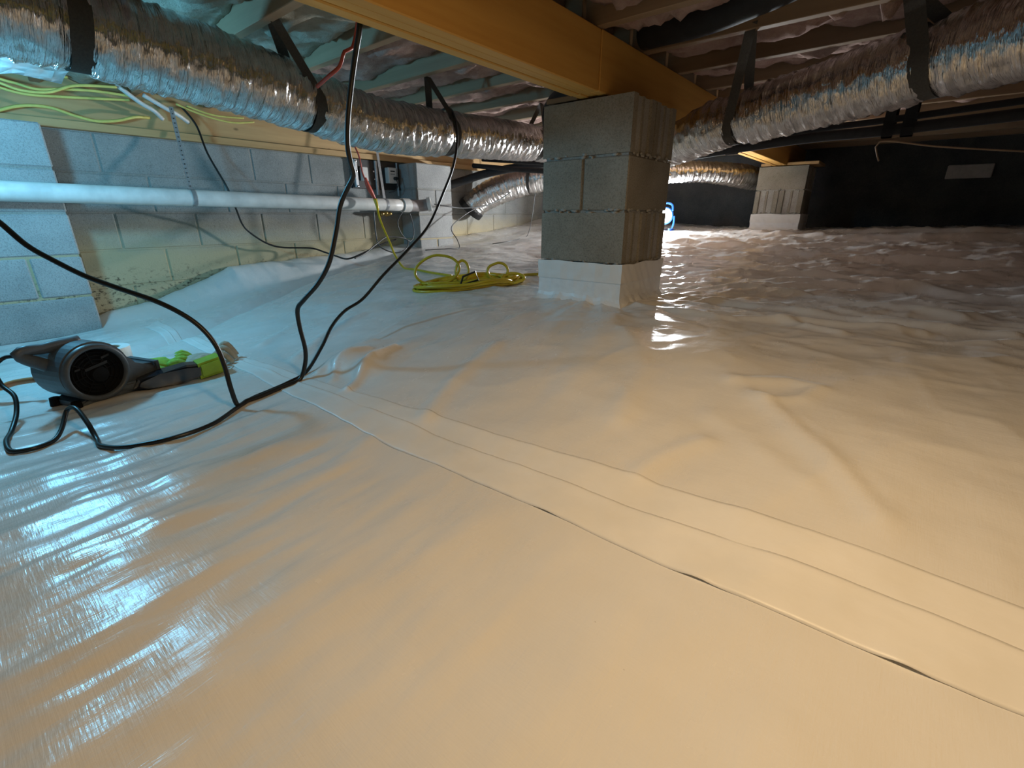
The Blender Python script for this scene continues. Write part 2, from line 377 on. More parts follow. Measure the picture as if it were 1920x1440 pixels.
def H(x, y):
    x = np.asarray(x, float); y = np.asarray(y, float)
    h = h0(x, y)
    h = h - 0.065 * np.exp(-(pdist(x, y, VALLEY) / 0.07) ** 2)
    h = h + 0.010 * fbm(x * 1.6 + 3, y * 1.6, 3) + 0.0035 * fbm(x * 5 + 9, y * 5 + 2, 3)
    # long ripples of the sheet running along y in front of the seam
    m = 1 / (1 + np.exp((y - 0.52) / 0.03)); ml = 1 / (1 + np.exp((x + 0.42) / 0.12))
    h = h + m * (0.0012 + 0.0050 * ml) * fbm(x * 12 + 0.8 * y, y * 2.2 + 4, 4)
    # folds fanning from the seam and from the pier
    r = np.hypot(x - PCX, y - PCY); th = np.arctan2(y - PCY, x - PCX)
    mx = 1 / (1 + np.exp(-(x + 0.9 + 0.5 * (y - 1.75)) / 0.12)) * 1 / (1 + np.exp(-(y - 1.6) / 0.1))
    h = h + (0.009 + 0.011 * mx) * np.exp(-np.maximum(r - 0.26, 0) / 0.42) * fbm(th * 4.2 + 2, r * 1.2, 3)
    rid = 1 - np.abs(fbm(x * 1.3 + 0.7 * y + 5, y * 3.2 - 0.5 * x, 3))
    mr = 1 / (1 + np.exp(-(y - 1.75) / 0.18)) * 1 / (1 + np.exp(-(x + 1.9) / 0.2))
    h = h + mr * 0.016 * (np.clip(rid, 0, 1) ** 3)
    h = h + mr * 0.010 * fbm(x * 3.2 + 2 * y, y * 6 - x, 3)
    rid2 = 1 - np.abs(fbm(x * 2.2 - 0.9 * y, y * 1.4 + 0.8 * x + 8, 3))
    m2 = 1 / (1 + np.exp(-(y - 0.78) / 0.05)) * (1 - mr)
    h = h + m2 * 0.0045 * np.clip(rid2, 0, 1) ** 4 
    rid3 = 1 - np.abs(fbm(x * 3.4 + 1.5 * y + 2, y * 8 - 1.2 * x, 3))
    h = h + mr * 0.008 * np.clip(rid3, 0, 1) ** 6
    h = h + 0.045 * np.exp(-((x + 1.36) / 0.15) ** 2) / (1 + np.exp(-(y - 0.775) / 0.014)) * np.exp(-np.maximum(y - 0.84, 0) / 0.16) * (1 + 0.3 * np.sin(x * 42 + 6 * y))
    for pl, a, s in FOLDS: h = h + a * np.exp(-(pdist(x, y, pl) / s) ** 2)
    # sheet lapped a little way up the block wall
    e = np.interp(y, FLY, FLZ) + 0.008 * fbm(y * 7, y * 0 + 3.3, 3)
    t = np.clip((-3.20 - x) / 0.30, 0, 1); t = t * t * (3 - 2 * t)
    h = np.where(t > 0, h * (1 - t) + np.maximum(e, h) * t, h)
    return h
def axis_pts(lo, hi, c, s0, k, flat):
    p = [c]
    while p[-1] < hi: p.append(p[-1] + s0 + k * max(0, abs(p[-1] - c) - flat))
    q = [c]
    while q[-1] > lo: q.append(q[-1] - s0 - k * max(0, abs(q[-1] - c) - flat))
    return np.array(sorted(set(np.clip(p + q[1:], lo, hi))))
gx = axis_pts(-3.512, 3.0, -0.55, 0.0085, 0.006, 0.8); gy = axis_pts(-1.6, 6.05, 0.8, 0.0085, 0.006, 0.9)
XX, YY = np.meshgrid(gx, gy, indexing='ij'); ZZ = H(XX, YY)
nx, ny = XX.shape
verts = np.stack([XX, YY, ZZ], -1).reshape(-1, 3)
idx = np.arange(nx * ny).reshape(nx, ny)
faces = np.stack([idx[:-1, :-1], idx[1:, :-1], idx[1:, 1:], idx[:-1, 1:]], -1).reshape(-1, 4)
def Hs(x, y):
    i = min(max(int(np.searchsorted(gx, x)) - 1, 0), nx - 2); j = min(max(int(np.searchsorted(gy, y)) - 1, 0), ny - 2)
    u = min(max((x - gx[i]) / (gx[i + 1] - gx[i]), 0), 1); v = min(max((y - gy[j]) / (gy[j + 1] - gy[j]), 0), 1)
    return float((ZZ[i, j] * (1 - u) + ZZ[i + 1, j] * u) * (1 - v) + (ZZ[i, j + 1] * (1 - u) + ZZ[i + 1, j + 1] * u) * v)
me = bpy.data.meshes.new('floor')
me.vertices.add(len(verts)); me.vertices.foreach_set('co', verts.ravel())
me.loops.add(faces.size); me.loops.foreach_set('vertex_index', faces.ravel().astype(np.int32))
me.polygons.add(len(faces)); me.polygons.foreach_set('loop_start', np.arange(0, faces.size, 4, dtype=np.int32))
me.polygons.foreach_set('loop_total', np.full(len(faces), 4, dtype=np.int32)); me.update(); me.validate()
floor = mesh_obj('floor', me, MT['plastic'], None, smooth=True)
set_props(floor, 'floor of crinkled white plastic sheeting over uneven earth', kind='structure')

def strip_on_floor(name, e0, e1, off, n=500, rows=14, lifts=(), ridge=0.0):
    a = np.array(e0); b = np.array(e1)
    def res(p):
        d = np.concatenate([[0], np.cumsum(np.hypot(*np.diff(p, axis=0).T))]); t = np.linspace(0, d[-1], n)
        q = np.stack([np.interp(t, d, p[:, 0]), np.interp(t, d, p[:, 1])], 1)
        k = np.ones(25) / 25; qq = q.copy()
        for c in (0, 1): qq[:, c] = np.convolve(np.pad(q[:, c], 12, mode='edge'), k, 'valid')
        return qq
    a, b = res(a), res(b)
    t = np.linspace(0, 1, rows)[None, :, None]
    P = a[:, None] * (1 - t) + b[:, None] * t
    z = H(P[..., 0], P[..., 1]) + off
    z += ridge * np.exp(-((np.linspace(0, 1, rows)[None] - 0.06) / 0.10) ** 2) * (0.6 + 0.8 * fbm(P[..., 0] * 5, P[..., 1] * 3, 2))
    z += 0.0010 * np.abs(fbm(P[..., 0] * 16, P[..., 1] * 28, 3)) - (off - .0007) * np.abs(np.linspace(-1, 1, rows))[None] ** 8
    for lx, amp in lifts:
        z += amp * np.exp(-((P[..., 0] - lx) / 0.022) ** 2) * np.linspace(0, 1, rows)[None] ** 6
    bm = bmesh.new(); V = [[bm.verts.new((P[i, j, 0], P[i, j, 1], z[i, j])) for j in range(rows)] for i in range(n)]
    for i in range(n - 1):
        for j in range(rows - 1): bm.faces.new((V[i][j], V[i][j + 1], V[i + 1][j + 1], V[i + 1][j]))
    bmesh.ops.recalc_face_normals(bm, faces=bm.faces)
    if sum(f.normal.z for f in bm.faces) < 0: bmesh.ops.reverse_faces(bm, faces=bm.faces)
    top = list(bm.faces)
    r = bmesh.ops.solidify(bm, geom=top, thickness=0.0006)
    return part(name, bm, MT['tape'], floor, smooth=True)
UP = [(0.75, 0.78), (0.5, 0.775), (0.297, 0.764), (0.101, 0.766), (-0.086, 0.758), (-0.298, 0.748), (-0.533, 0.723), (-0.865, 0.706), (-1.255, 0.696), (-1.688, 0.698), (-2.157, 0.692), (-2.686, 0.70), (-3.2, 0.72)]
MID = [(0.75, 0.70), (0.5, 0.695), (0.285, 0.694), (0.103, 0.695), (-0.018, 0.687), (-0.259, 0.667), (-0.487, 0.658), (-0.715, 0.645), (-1.02, 0.649), (-1.483, 0.668), (-1.998, 0.668), (-2.454, 0.664), (-3.15, 0.68)]
LO = [(0.75, 0.615), (0.5, 0.61), (0.271, 0.608), (0.057, 0.588), (-0.133, 0.576), (-0.311, 0.575), (-0.551, 0.568), (-0.881, 0.558), (-1.318, 0.59), (-1.847, 0.623), (-2.265, 0.632), (-3.1, 0.63)]
strip_on_floor('seam_tape', UP, [(x, y - 0.012) for x, y in MID], 0.0016)
strip_on_floor('seam_tape', MID, LO, 0.0026, lifts=[(-0.392, 0.0035), (-0.128, 0.004), (0.105, 0.0055)], ridge=0.004)

# ---------------------------------------------------------------- walls
zt = 0.4231; CH = 0.2032; BL = 0.4055
def block_mesh(name, lx, ly, lz, groove=None, bev=0.004):
    """concrete block; groove 'x' or 'y': the pair of grooved end faces stands on that axis"""
    bm = bmesh.new()
    hx, hy = lx / 2, ly / 2
    if groove:
        l, wd = (hx, hy) if groove == 'x' else (hy, hx)
        d = 0.017
        def end(s):  # outline of one grooved end from -w to +w
            q = [(-1, 0), (-.62, 0), (-.52, d), (-.14, d), (-.08, d * .35), (.08, d * .35), (.14, d), (.52, d), (.62, 0), (1, 0)]
            return [(s * (l - dd), s * wd * a) for a, dd in q]
        poly = end(1) + end(-1)
        if groove == 'y': poly = [(y, x) for x, y in poly][::-1]
        a = [bm.verts.new((x, y, -lz / 2)) for x, y in poly]; b = [bm.verts.new((x, y, lz / 2)) for x, y in poly]
        bm.faces.new(list(reversed(a))); bm.faces.new(b)
        for k in range(len(poly)): bm.faces.new((a[k], a[(k + 1) % len(poly)], b[(k + 1) % len(poly)], b[k]))
        bmesh.ops.recalc_face_normals(bm, faces=bm.faces)
    else:
        box(bm, -hx, hx, -hy, hy, -lz / 2, lz / 2, bev=bev)
    me = bpy.data.meshes.new(name); bm.to_mesh(me); bm.free(); return me
XW = -3.5178; XS = -3.2753
wl = B(XW - 0.25, XW - 0.0045, -1.65, 6.1, -0.85, zt)
wall_left = solo('wall_left', wl, MT['wallmortar'], 'grey concrete block foundation wall with yellow damp stain', kind='structure')
bw = block_mesh('block', 0.10, 0.3965, 0.1945)
for k in range(6):
    y = 0.722 - 6 * BL + (0 if k % 2 == 0 else BL / 2)
    while y < 6.0:
        o = mesh_obj('block', bw, MT['wallblock'], wall_left, loc=(XW - 0.05 + random.uniform(-.001, .001), y + BL / 2, zt - CH * (k + .5)))
        y += BL
# pilasters bonded to the wall
bp_full = block_mesh('block', 0.235, 0.3965, 0.1945, bev=0.007); bp_half = block_mesh('block', 0.235, 0.194, 0.1945, bev=0.007)
for y0, y1 in ((0.093, 0.4895), (2.736, 3.1325)):
    part('mortar', B(XW, XS - 0.006, y0 + .006, y1 - .006, -0.78, zt - .012), MT['wallmortar'], wall_left)
    for k in range(6):
        z = zt - .006 - CH * (k + .5); xc = (XW + XS) / 2 + 0.004
        if k in (3,) or (y0 > 2 and k == 1):
            for yy in (y0 + .097, y1 - .097): mesh_obj('block', bp_half, MT['pilblock'], wall_left, loc=(xc, yy, z))
        else: mesh_obj('block', bp_full, MT['pilblock'], wall_left, loc=(xc, (y0 + y1) / 2, z))
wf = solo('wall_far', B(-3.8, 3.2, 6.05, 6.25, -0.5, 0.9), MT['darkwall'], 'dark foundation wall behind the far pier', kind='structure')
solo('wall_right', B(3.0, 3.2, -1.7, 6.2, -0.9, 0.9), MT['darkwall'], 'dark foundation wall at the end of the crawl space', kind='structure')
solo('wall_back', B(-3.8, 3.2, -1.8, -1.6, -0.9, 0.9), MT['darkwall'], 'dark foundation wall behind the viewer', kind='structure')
rim = thing('rim_board', 'pine sill and rim board along the top of the block wall', None, (XW, 2.2, zt), kind='structure')
part('plank', B(-3.66, -3.475, -1.6, 6.04, zt + .001, zt + .039, bev=.002), MT['rim'], rim)
part('plank', B(-3.54, -3.502, -1.6, 6.04, zt + .040, 0.83, bev=.002), MT['rim'], rim)

# ---------------------------------------------------------------- ceiling: subfloor, joists and batts
ceiling = solo('ceiling', B(-3.7, 3.1, -1.7, 6.1, 0.832, 0.86), MT['osb'], 'subfloor with joists and pink insulation overhead', kind='structure')
JZ0, JZ1 = 0.618, 0.831
JY = [-1.35 + 0.0, -0.975, -0.6, -0.22, 0.155, 0.53, 0.91, 1.29, 1.675, 2.04, 2.41, 2.79, 3.165, 3.54, 3.915, 4.29, 4.665, 5.04, 5.415, 5.79]
jl = bpy.data.meshes.new('joist'); b_ = B(-1.22, 1.22, -.019, .019, 0, JZ1 - JZ0, bev=.002); b_.to_mesh(jl); b_.free()
jr = bpy.data.meshes.new('joist'); b_ = B(-2.0, 2.0, -.019, .019, 0, JZ1 - JZ0, bev=.002); b_.to_mesh(jr); b_.free()
for y in JY:
    mesh_obj('joist', jl, MT['joist'], ceiling, loc=(-2.275, y + .019, JZ0))
    mesh_obj('joist', jr, MT['joist'], ceiling, loc=(0.955, y + .024, JZ0))
def batt(x0, x1, y0, y1, mat, lumps=(), base=0.675, amp=0.028, seed=0):
    nxx = int((x1 - x0) / 0.022); nyy = max(6, int((y1 - y0) / 0.022))
    X, Y = np.meshgrid(np.linspace(x0, x1, nxx), np.linspace(y0, y1, nyy), indexing='ij')
    Z = base + amp * fbm(X * 4 + seed * 3.1, Y * 6 + seed, 4, .6) - 0.018 * np.sin(np.pi * (Y - y0) / (y1 - y0))
    for lx, ly, sx, sy, d in lumps:
        Z = Z - d * np.exp(-((X - lx) / sx) ** 2 - ((Y - ly) / sy) ** 2) * (1 + .5 * fbm(X * 22, Y * 22, 3))
    bm = bmesh.new(); V = [[bm.verts.new((X[i, j], Y[i, j], Z[i, j])) for j in range(nyy)] for i in range(nxx)]
    T = {}
    for i in range(nxx - 1):
        for j in range(nyy - 1): bm.faces.new((V[i][j], V[i][j + 1], V[i + 1][j + 1], V[i + 1][j]))
    rimv = [V[i][0] for i in range(nxx)] + [V[-1][j] for j in range(1, nyy)] + [V[i][-1] for i in range(nxx - 2, -1, -1)] + [V[0][j] for j in range(nyy - 2, 0, -1)]
    up = [bm.verts.new((v.co.x, v.co.y, 0.826)) for v in rimv]
    for k in range(len(rimv)): bm.faces.new((rimv[k], rimv[(k + 1) % len(rimv)], up[(k + 1) % len(up)], up[k]))
    bm.faces.new(list(reversed(up)))
    return part('insulation_batt', bm, mat, ceiling, smooth=True)
lumps_r = {8: [(-.80, 1.75, .22, .05, .075), (-.55, 1.73, .10, .04, .05)], 9: [(-.35, 2.10, .06, .03, .07), (-.20, 2.11, .04, .03, .10), (-.02, 2.10, .05, .03, .07), (-.6, 2.12, .1, .04, .03)],
           10: [(-.8, 2.48, .2, .06, .05), (-.4, 2.5, .2, .06, .05)], 7: [(-.7, 1.40, .15, .08, .05), (-.85, 1.62, .06, .05, .06)]}
lumps_l = {7: [(-1.5, 1.36, .06, .05, .05), (-1.9, 1.4, .15, .06, .04)], 8: [(-1.48, 1.74, .03, .02, .11), (-1.7, 1.76, .1, .04, .04)], 9: [(-1.9, 2.10, .2, .04, .06), (-1.6, 2.12, .05, .03, .05)],
           6: [(-2.0, 1.02, .2, .07, .04), (-1.55, 1.15, .1, .06, .03)], 10: [(-1.35, 2.46, .07, .05, .12)]}
for i in range(4, 15):
    y0, y1 = JY[i] + .046, JY[i + 1] - .003
    batt(-3.46, -1.13, y0, y1, MT['kraft'] if i in (5, 6) else MT['batt'], lumps_l.get(i, ()), seed=i)
    batt(-0.97, 1.9, y0, y1, MT['batt'], lumps_r.get(i, ()), seed=i + 40)

# ---------------------------------------------------------------- girder
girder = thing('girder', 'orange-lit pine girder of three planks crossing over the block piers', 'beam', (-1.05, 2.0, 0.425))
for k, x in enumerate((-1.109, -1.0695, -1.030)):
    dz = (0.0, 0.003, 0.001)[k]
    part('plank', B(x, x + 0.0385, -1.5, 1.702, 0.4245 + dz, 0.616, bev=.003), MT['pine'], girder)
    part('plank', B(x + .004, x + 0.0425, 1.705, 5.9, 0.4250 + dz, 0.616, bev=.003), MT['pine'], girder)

# ---------------------------------------------------------------- piers
def pier(label, x0, y0, floorz, wrapz, ncourse, first, plain_ends=False):
    x1, y1 = x0 + 0.397, y0 + 0.397
    t = thing('block_pier', label, 'pier', ((x0 + x1) / 2, (y0 + y1) / 2, floorz))
    # mortar core with squeezed-out lumps
    bm = B(x0 + .010, x1 - .010, y0 + .010, y1 - .010, zt - CH * ncourse, zt - .008)
    rnd = random.Random(3)
    part('mortar', bm, MT['mortar'], t)
    gx_ = block_mesh('block', 0.397, 0.1945, 0.1935, 'x'); gy_ = block_mesh('block', 0.1945, 0.397, 0.1935, None if plain_ends else 'y')
    for k in range(ncourse):
        z = zt - CH * (k + .5) - .001
        for s in (-1, 1):
            j = rnd.uniform(-.0015, .0015)
            if (k + first) % 2 == 0: mesh_obj('block', gx_, MT['block'], t, loc=((x0 + x1) / 2 + j, (y0 + y1) / 2 + s * .1012, z))
            else: mesh_obj('block', gy_, MT['block'], t, loc=((x0 + x1) / 2 + s * .1012, (y0 + y1) / 2 + j, z))
        if k:   # mortar smeared along the bed joint
            for n in range(26):
                bm = bmesh.new() if n == 0 else bm
                zz = zt - CH * k + rnd.uniform(-.006, .008); u = rnd.uniform(0.01, .387); sz = rnd.uniform(.006, .02)
                side = rnd.choice('fr')
                c = (x0 + u, y0 + .002, zz) if side == 'f' else (x1 - .002, y0 + u, zz)
                r = bmesh.ops.create_icosphere(bm, subdivisions=1, radius=1)
                bmesh.ops.scale(bm, verts=r['verts'], vec=(sz if side == 'f' else .006, .006 if side == 'f' else sz, rnd.uniform(.003, .008)))
                bmesh.ops.translate(bm, verts=r['verts'], vec=c)
            part('mortar_smear', bm, MT['mortar'], t, smooth=True, kind='stuff')
    # plastic turned up round the foot and taped
    def band(name, z_top, z_bot, e, mat, flare):
        bm = bmesh.new(); ring = []
        n = 24; path = []
        for a, b in (((x0, y0), (x1, y0)), ((x1, y0), (x1, y1)), ((x1, y1), (x0, y1)), ((x0, y1), (x0, y0))):
            for i in range(n): path.append((a[0] + (b[0] - a[0]) * i / n, a[1] + (b[1] - a[1]) * i / n))
        rows = 14; V = []
        cx, cy = (x0 + x1) / 2, (y0 + y1) / 2
        for j in range(rows):
            tt = j / (rows - 1); row = []
            for i, (px, py) in enumerate(path):
                zb = Hs(px, py) - .012 if z_bot is None else z_bot
                z = (z_top + .006 * float(pn(px * 9, py * 9))) * (1 - tt) + zb * tt
                ee = e + .0022 * float(pn(px * 30 + 7, z * 25 + py * 30)) + flare * max(0, tt - .72) ** 2 * 9 * (1 + .6 * float(pn(i * .35, 2.2)))
                dx, dy = px - cx, py - cy; m = max(abs(dx), abs(dy)); 
                sxp = math.copysign(ee, dx) * (1 if abs(dx) > .19 else abs(dx) / .2); syp = math.copysign(ee, dy) * (1 if abs(dy) > .19 else abs(dy) / .2)
                row.append(bm.verts.new((px + sxp, py + syp, z)))
            V.append(row)
        m = len(path)
        for j in range(rows - 1):
            for i in range(m): bm.faces.new((V[j][i], V[j + 1][i], V[j + 1][(i + 1) % m], V[j][(i + 1) % m]))
        bmesh.ops.recalc_face_normals(bm, faces=bm.faces)
        return part(name, bm, mat, t, smooth=False)
    band('plastic_wrap', wrapz, None, .0055, MT['sheet'], .045)
    band('tape_band', wrapz + .003, wrapz - .072, .0085, MT['tape'], 0)
    return t
p1 = pier('nearer pier of bare grey concrete blocks with a white plastic foot', -1.2655, 1.7493, -0.36, -0.190, 4, 0, True)
part('wood_shim', B(-1.262, -1.115, 1.757, 2.13, zt + .001, zt + .020, bev=.002), MT['joist'], p1)
p2 = pier('farther, smaller-looking block pier with a grooved second course and white foot', -1.205, 5.083, -0.15, 0.010, 3, 0)
part('wood_shim', B(-0.985, -0.74, 5.09, 5.46, zt + .001, zt + .025, bev=.002), MT['rim'], p2)
part('wood_shim', B(-1.2, -1.115, 5.09, 5.46, zt + .001, zt + .025, bev=.002), MT['rim'], p2)

# ---------------------------------------------------------------- flexible foil ducts
def duct(label, path, straps, seg=72, squeeze=0.014, seed=0, name='flexible_duct'):
    Q = catmull(path, 0.0065); c = Q[:, :3]; r = Q[:, 3]
    s = np.concatenate([[0], np.cumsum(np.linalg.norm(np.diff(c, axis=0), axis=1))])
    T = np.gradient(c, axis=0); T /= np.linalg.norm(T, axis=1)[:, None]
    Nn = np.cross(T, [0, 0, 1.0]); Nn /= np.linalg.norm(Nn, axis=1)[:, None]; Bn = np.cross(Nn, T)
    th = np.linspace(0, 2 * np.pi, seg, endpoint=False)
    S, TH = np.meshgrid(s, th, indexing='ij')
    cx_, sx_ = np.cos(TH), np.sin(TH)
    wr = fbm(S * 95 + .9 * sx_ + seed * 7, sx_ * 1.1 + cx_ * .9 + seed, 3, .6) * .0050
    wr += fbm(S * 24 + .7 * cx_ + seed * 3, cx_ * 2.2 + sx_ * 1.7 + 9, 2) * .0030
    wr += .0022 * np.sin(S * 2 * np.pi / .042 + TH)
    R = r[:, None] + wr
    ks = []
    for q in straps:
        k = int(np.argmin(np.linalg.norm(c - np.array(q[0]), axis=1))); ks.append(k)
        R -= squeeze * np.exp(-((s[:, None] - s[k]) / .035) ** 2)
    P = c[:, None] + R[..., None] * (cx_[..., None] * Nn[:, None] + sx_[..., None] * Bn[:, None])
    base = tuple(c[len(c) // 2]); base = (base[0], base[1], float(P[..., 2].min()))
    t = thing(name, label, 'duct', base)
    n, m = P.shape[:2]; idx = np.arange(n * m).reshape(n, m)
    f = np.stack([idx[:-1], idx[1:], np.roll(idx, -1, 1)[1:], np.roll(idx, -1, 1)[:-1]], -1).reshape(-1, 4)
    vv = P.reshape(-1, 3) - np.array(base)
    me = bpy.data.meshes.new('foil_jacket'); me.from_pydata(vv.tolist(), [], f.tolist()); me.update()
    bm = bmesh.new(); bm.from_mesh(me); bm.verts.ensure_lookup_table()
    for ring in (idx[0], idx[-1]): bm.faces.new([bm.verts[i] for i in ring])
    bmesh.ops.recalc_face_normals(bm, faces=bm.faces); 
    ul = bm.loops.layers.uv.new('UVMap'); bm.verts.index_update()
    for fc in bm.faces:
        js = [l.vert.index % m for l in fc.loops]; wrap = max(js) - min(js) > m // 2
        for l, j in zip(fc.loops, js):
            l[ul].uv = (s[l.vert.index // m], ((j + m) if (wrap and j < m // 2) else j) / m)
    bm.to_mesh(me); bm.free()
    mesh_obj('foil_jacket', me, MT['foil'], t, smooth=True)
    # hanger straps: a loop from the joist, down round the duct and back
    for (q, anc, wd), k in zip(straps, ks):
        cc, rr, uu, tt = c[k], r[k] - squeeze + .008, Nn[k], T[k]
        anc = np.array(anc); ua = (anc - cc) @ uu; va = anc[2] - cc[2]; d = math.hypot(ua, va)
        a0 = math.atan2(va, ua); da = math.acos(min(.98, rr / d))
        arc = [a0 + da + (2 * math.pi - 2 * da) * i / 48 for i in range(49)]
        pts = [(ua + .012, va)] ; pts = [(-.0 + ua, va)] + [(rr * math.cos(a), rr * math.sin(a)) for a in arc] + [(ua, va)]
        off = [1.0] + [max(0, math.cos(a - a0)) * .15 for a in arc] + [1.0]
        along = (anc - cc) @ tt
        bm = bmesh.new(); rows = []
        for (u, v), o in zip(pts, off):
            ctr = cc + uu * u + np.array([0, 0, 1.0]) * v + tt * along * o * 1.0
            tdir = np.array([tt[0], tt[1], 0]); tdir /= np.linalg.norm(tdir)
            rows.append((bm.verts.new(ctr - tdir * wd / 2), bm.verts.new(ctr + tdir * wd / 2)))
        for a, b in zip(rows, rows[1:]): bm.faces.new((a[0], a[1], b[1], b[0]))
        bmesh.ops.solidify(bm, geom=list(bm.faces), thickness=0.0015)
        part('hanger_strap', bm, MT['strap'], t)
    return t
duct('long silver foil duct strapped under joists between block wall and girder',
     [(-1.92, -1.2, .575, .13), (-1.92, -.3, .55, .13), (-1.92, .2, .517, .126), (-1.92, .55, .484, .12), (-1.92, .9, .445, .115), (-1.93, 1.15, .408, .11), (-1.93, 1.42, .378, .107), (-1.95, 1.8, .390, .105), (-1.97, 2.2, .413, .105), (-1.97, 2.6, .43, .103), (-1.93, 2.95, .44, .1)],
     [((-1.92, .41, .5), (-1.84, .54, .64), .05), ((-1.93, 1.09, .42), (-1.83, .965, .63), .045), ((-1.95, 1.83, .39), (-1.945, 1.72, .63), .045), ((-1.97, 2.62, .43), (-1.95, 2.66, .66), .04)], seed=1)
duct('silver foil duct running from behind the near pier to upper right',
     [(-1.5, 2.62, .30, .085), (-1.25, 2.54, .30, .085), (-1.05, 2.46, .312, .088), (-.9, 2.38, .335, .093), (-.75, 2.31, .365, .099), (-.55, 2.26, .388, .103), (-.3, 2.2, .42, .107), (0, 2.08, .45, .112), (.3, 1.93, .462, .116), (.8, 1.75, .465, .12), (1.4, 1.55, .47, .12)],
     [((-.66, 2.29, .38), (-.612, 2.05, .625), .04), ((-.05, 2.1, .45), (-.16, 2.05, .625), .055)], seed=5)
fd = duct('smaller foil duct curving up from the wall beyond the pilaster',
     [(-3.44, 3.54, .07, .115), (-3.30, 3.62, .18, .128), (-3.05, 3.8, .295, .132), (-2.7, 4.0, .37, .13), (-2.3, 4.25, .385, .12), (-1.95, 4.5, .375, .095), (-1.64, 4.8, .385, .09), (-1.41, 5.12, .365, .103), (-1.36, 5.5, .355, .105), (-1.34, 5.9, .36, .105)],
     [((-2.95, 3.86, .29), (-2.93, 3.93, .63), .03)], seed=9, squeeze=.012)
part('wall_boot', lathe(bmesh.new(), [(.06, -.02), (.132, -.02), (.132, .03), (.115, .035)], (-3.44, 3.54, .06), (.5, .25, .6), 28), MT['blackmetal'], fd, smooth=False, label='black collar where the duct meets the wall')

# ---------------------------------------------------------------- pipes along the wall
pipe = thing('drain_pipe', 'white plastic drain pipe running along the block wall', 'pipe', (-3.21, 1.3, .05))
part('tube', TUBE([(-3.21, -1.2, .125), (-3.21, .27, .105), (-3.21, 1.44, .090), (-3.21, 2.56, .078)], .0445, 24, .2), MT['pvc'], pipe, smooth=True)
part('coupling', lathe(bmesh.new(), [(.0445, -.02), (.0535, -.02), (.0535, .05), (.0445, .05)], (-3.21, 2.53, .078), (0, 1, -.01), 28), MT['pvc'], pipe, label='thicker white coupling sleeve at the pipe end')
part('elbow', TUBE([(-3.21, 2.57, .077), (-3.21, 2.66, .077), (-3.20, 2.72, .08), (-3.16, 2.755, .088)], .046, 20, .02), MT['pvcgrey'], pipe, smooth=True, label='grey stained elbow')
part('elbow_rim', lathe(bmesh.new(), [(.046, -.018), (.056, -.018), (.056, .012), (.038, .012), (.036, -.01), (.0, -.01)], (-3.155, 2.758, .089), (.7, .68, .13), 24), MT['pvc'], pipe)
for y, z in ((1.035, .096), (2.35, .080)):
    bm = bmesh.new()
    for k in range(20):
        pass
    ring = [(-3.21 + .0462 * math.cos(a), z + .0462 * math.sin(a)) for a in np.linspace(math.pi * .5, math.pi * 2.5, 33)]
    rows = [(bm.verts.new((x, y - .011, zz)), bm.verts.new((x, y + .011, zz))) for x, zz in ring]
    top = (bm.verts.new((-3.28, y + .003, .56)), bm.verts.new((-3.28, y + .025, .56)))
    rows = rows + [top]
    for a, b in zip(rows, rows[1:]): bm.faces.new((a[0], a[1], b[1], b[0]))
    bmesh.ops.solidify(bm, geom=list(bm.faces), thickness=0.001)
    st = part('hanger_strap', bm, MT['galv'], pipe, label='perforated metal hanger strap')
    if y < 2:
        bm = bmesh.new()
        for k in range(18):
            f = (k + .5) / 18; r = bmesh.ops.create_cone(bm, cap_ends=True, segments=8, radius1=.0028, radius2=.0028, depth=.004, matrix=Matrix.Translation((-3.21 - .07 * f + .001, y + .014 * f, z + .05 + (.56 - z - .05) * f)) @ Matrix.Rotation(math.pi / 2, 4, 'Y'))
        part('hole', bm, MT['black'], st)

def cord(name, pts, r, mat, label, cat='cord', group=None, seg=8, step=.012):
    return solo(name, TUBE(pts, r, seg, step), mat, label, cat, group, smooth=True)
# cables along the rim board
NMP = [[(-3.355, .30, .612), (-3.355, .423, .625), (-3.355, .529, .631), (-3.38, .66, .640)],
       [(-3.375, .30, .618), (-3.375, .414, .588), (-3.375, .463, .58), (-3.375, .532, .568), (-3.375, .631, .585), (-3.375, .755, .598), (-3.38, .90, .60)],
       [(-3.335, .30, .60), (-3.335, .407, .564), (-3.335, .472, .547), (-3.335, .566, .556), (-3.335, .674, .602), (-3.34, .84, .625)],
       [(-3.395, .30, .59), (-3.395, .406, .556), (-3.395, .49, .543), (-3.395, .605, .552), (-3.395, .706, .562), (-3.40, .90, .584)]]
for p, lb in zip(NMP, ('topmost and straightest of the bunched yellow cables on the rim board', 'second from top of the bunched yellow cables on the rim board', 'yellow cable of the bunch rising most steeply toward the duct', 'lowest of the bunched yellow cables on the rim board')):
    cord('sheathed_cable', p, .0065, MT['nm'], lb, 'cable', 'yellow cables bunched on the rim board')
cord('sheathed_cable', [(-3.44, .25, .42), (-3.44, .312, .438), (-3.44, .388, .468), (-3.44, .448, .492), (-3.44, .515, .505), (-3.44, .582, .503), (-3.44, .657, .481), (-3.44, .739, .468), (-3.44, .831, .482), (-3.45, .92, .512), (-3.505, 1.0, .525)], .0075, MT['nm'], 'single drooping yellow cable entering a hole in the rim board', 'cable')
for lb, p in zip(('lower of two thin yellow cables looping under the duct past the strap', 'upper of two thin yellow cables looping under the duct past the strap'), ([(-3.36, 1.104, .592), (-3.36, 1.178, .568), (-3.36, 1.285, .545), (-3.36, 1.402, .537), (-3.36, 1.52, .556)], [(-3.36, 1.155, .590), (-3.36, 1.26, .566), (-3.36, 1.346, .562), (-3.36, 1.46, .57)])):
    cord('sheathed_cable', p, .0055, MT['nm'], lb, 'cable', 'yellow cables under the duct')
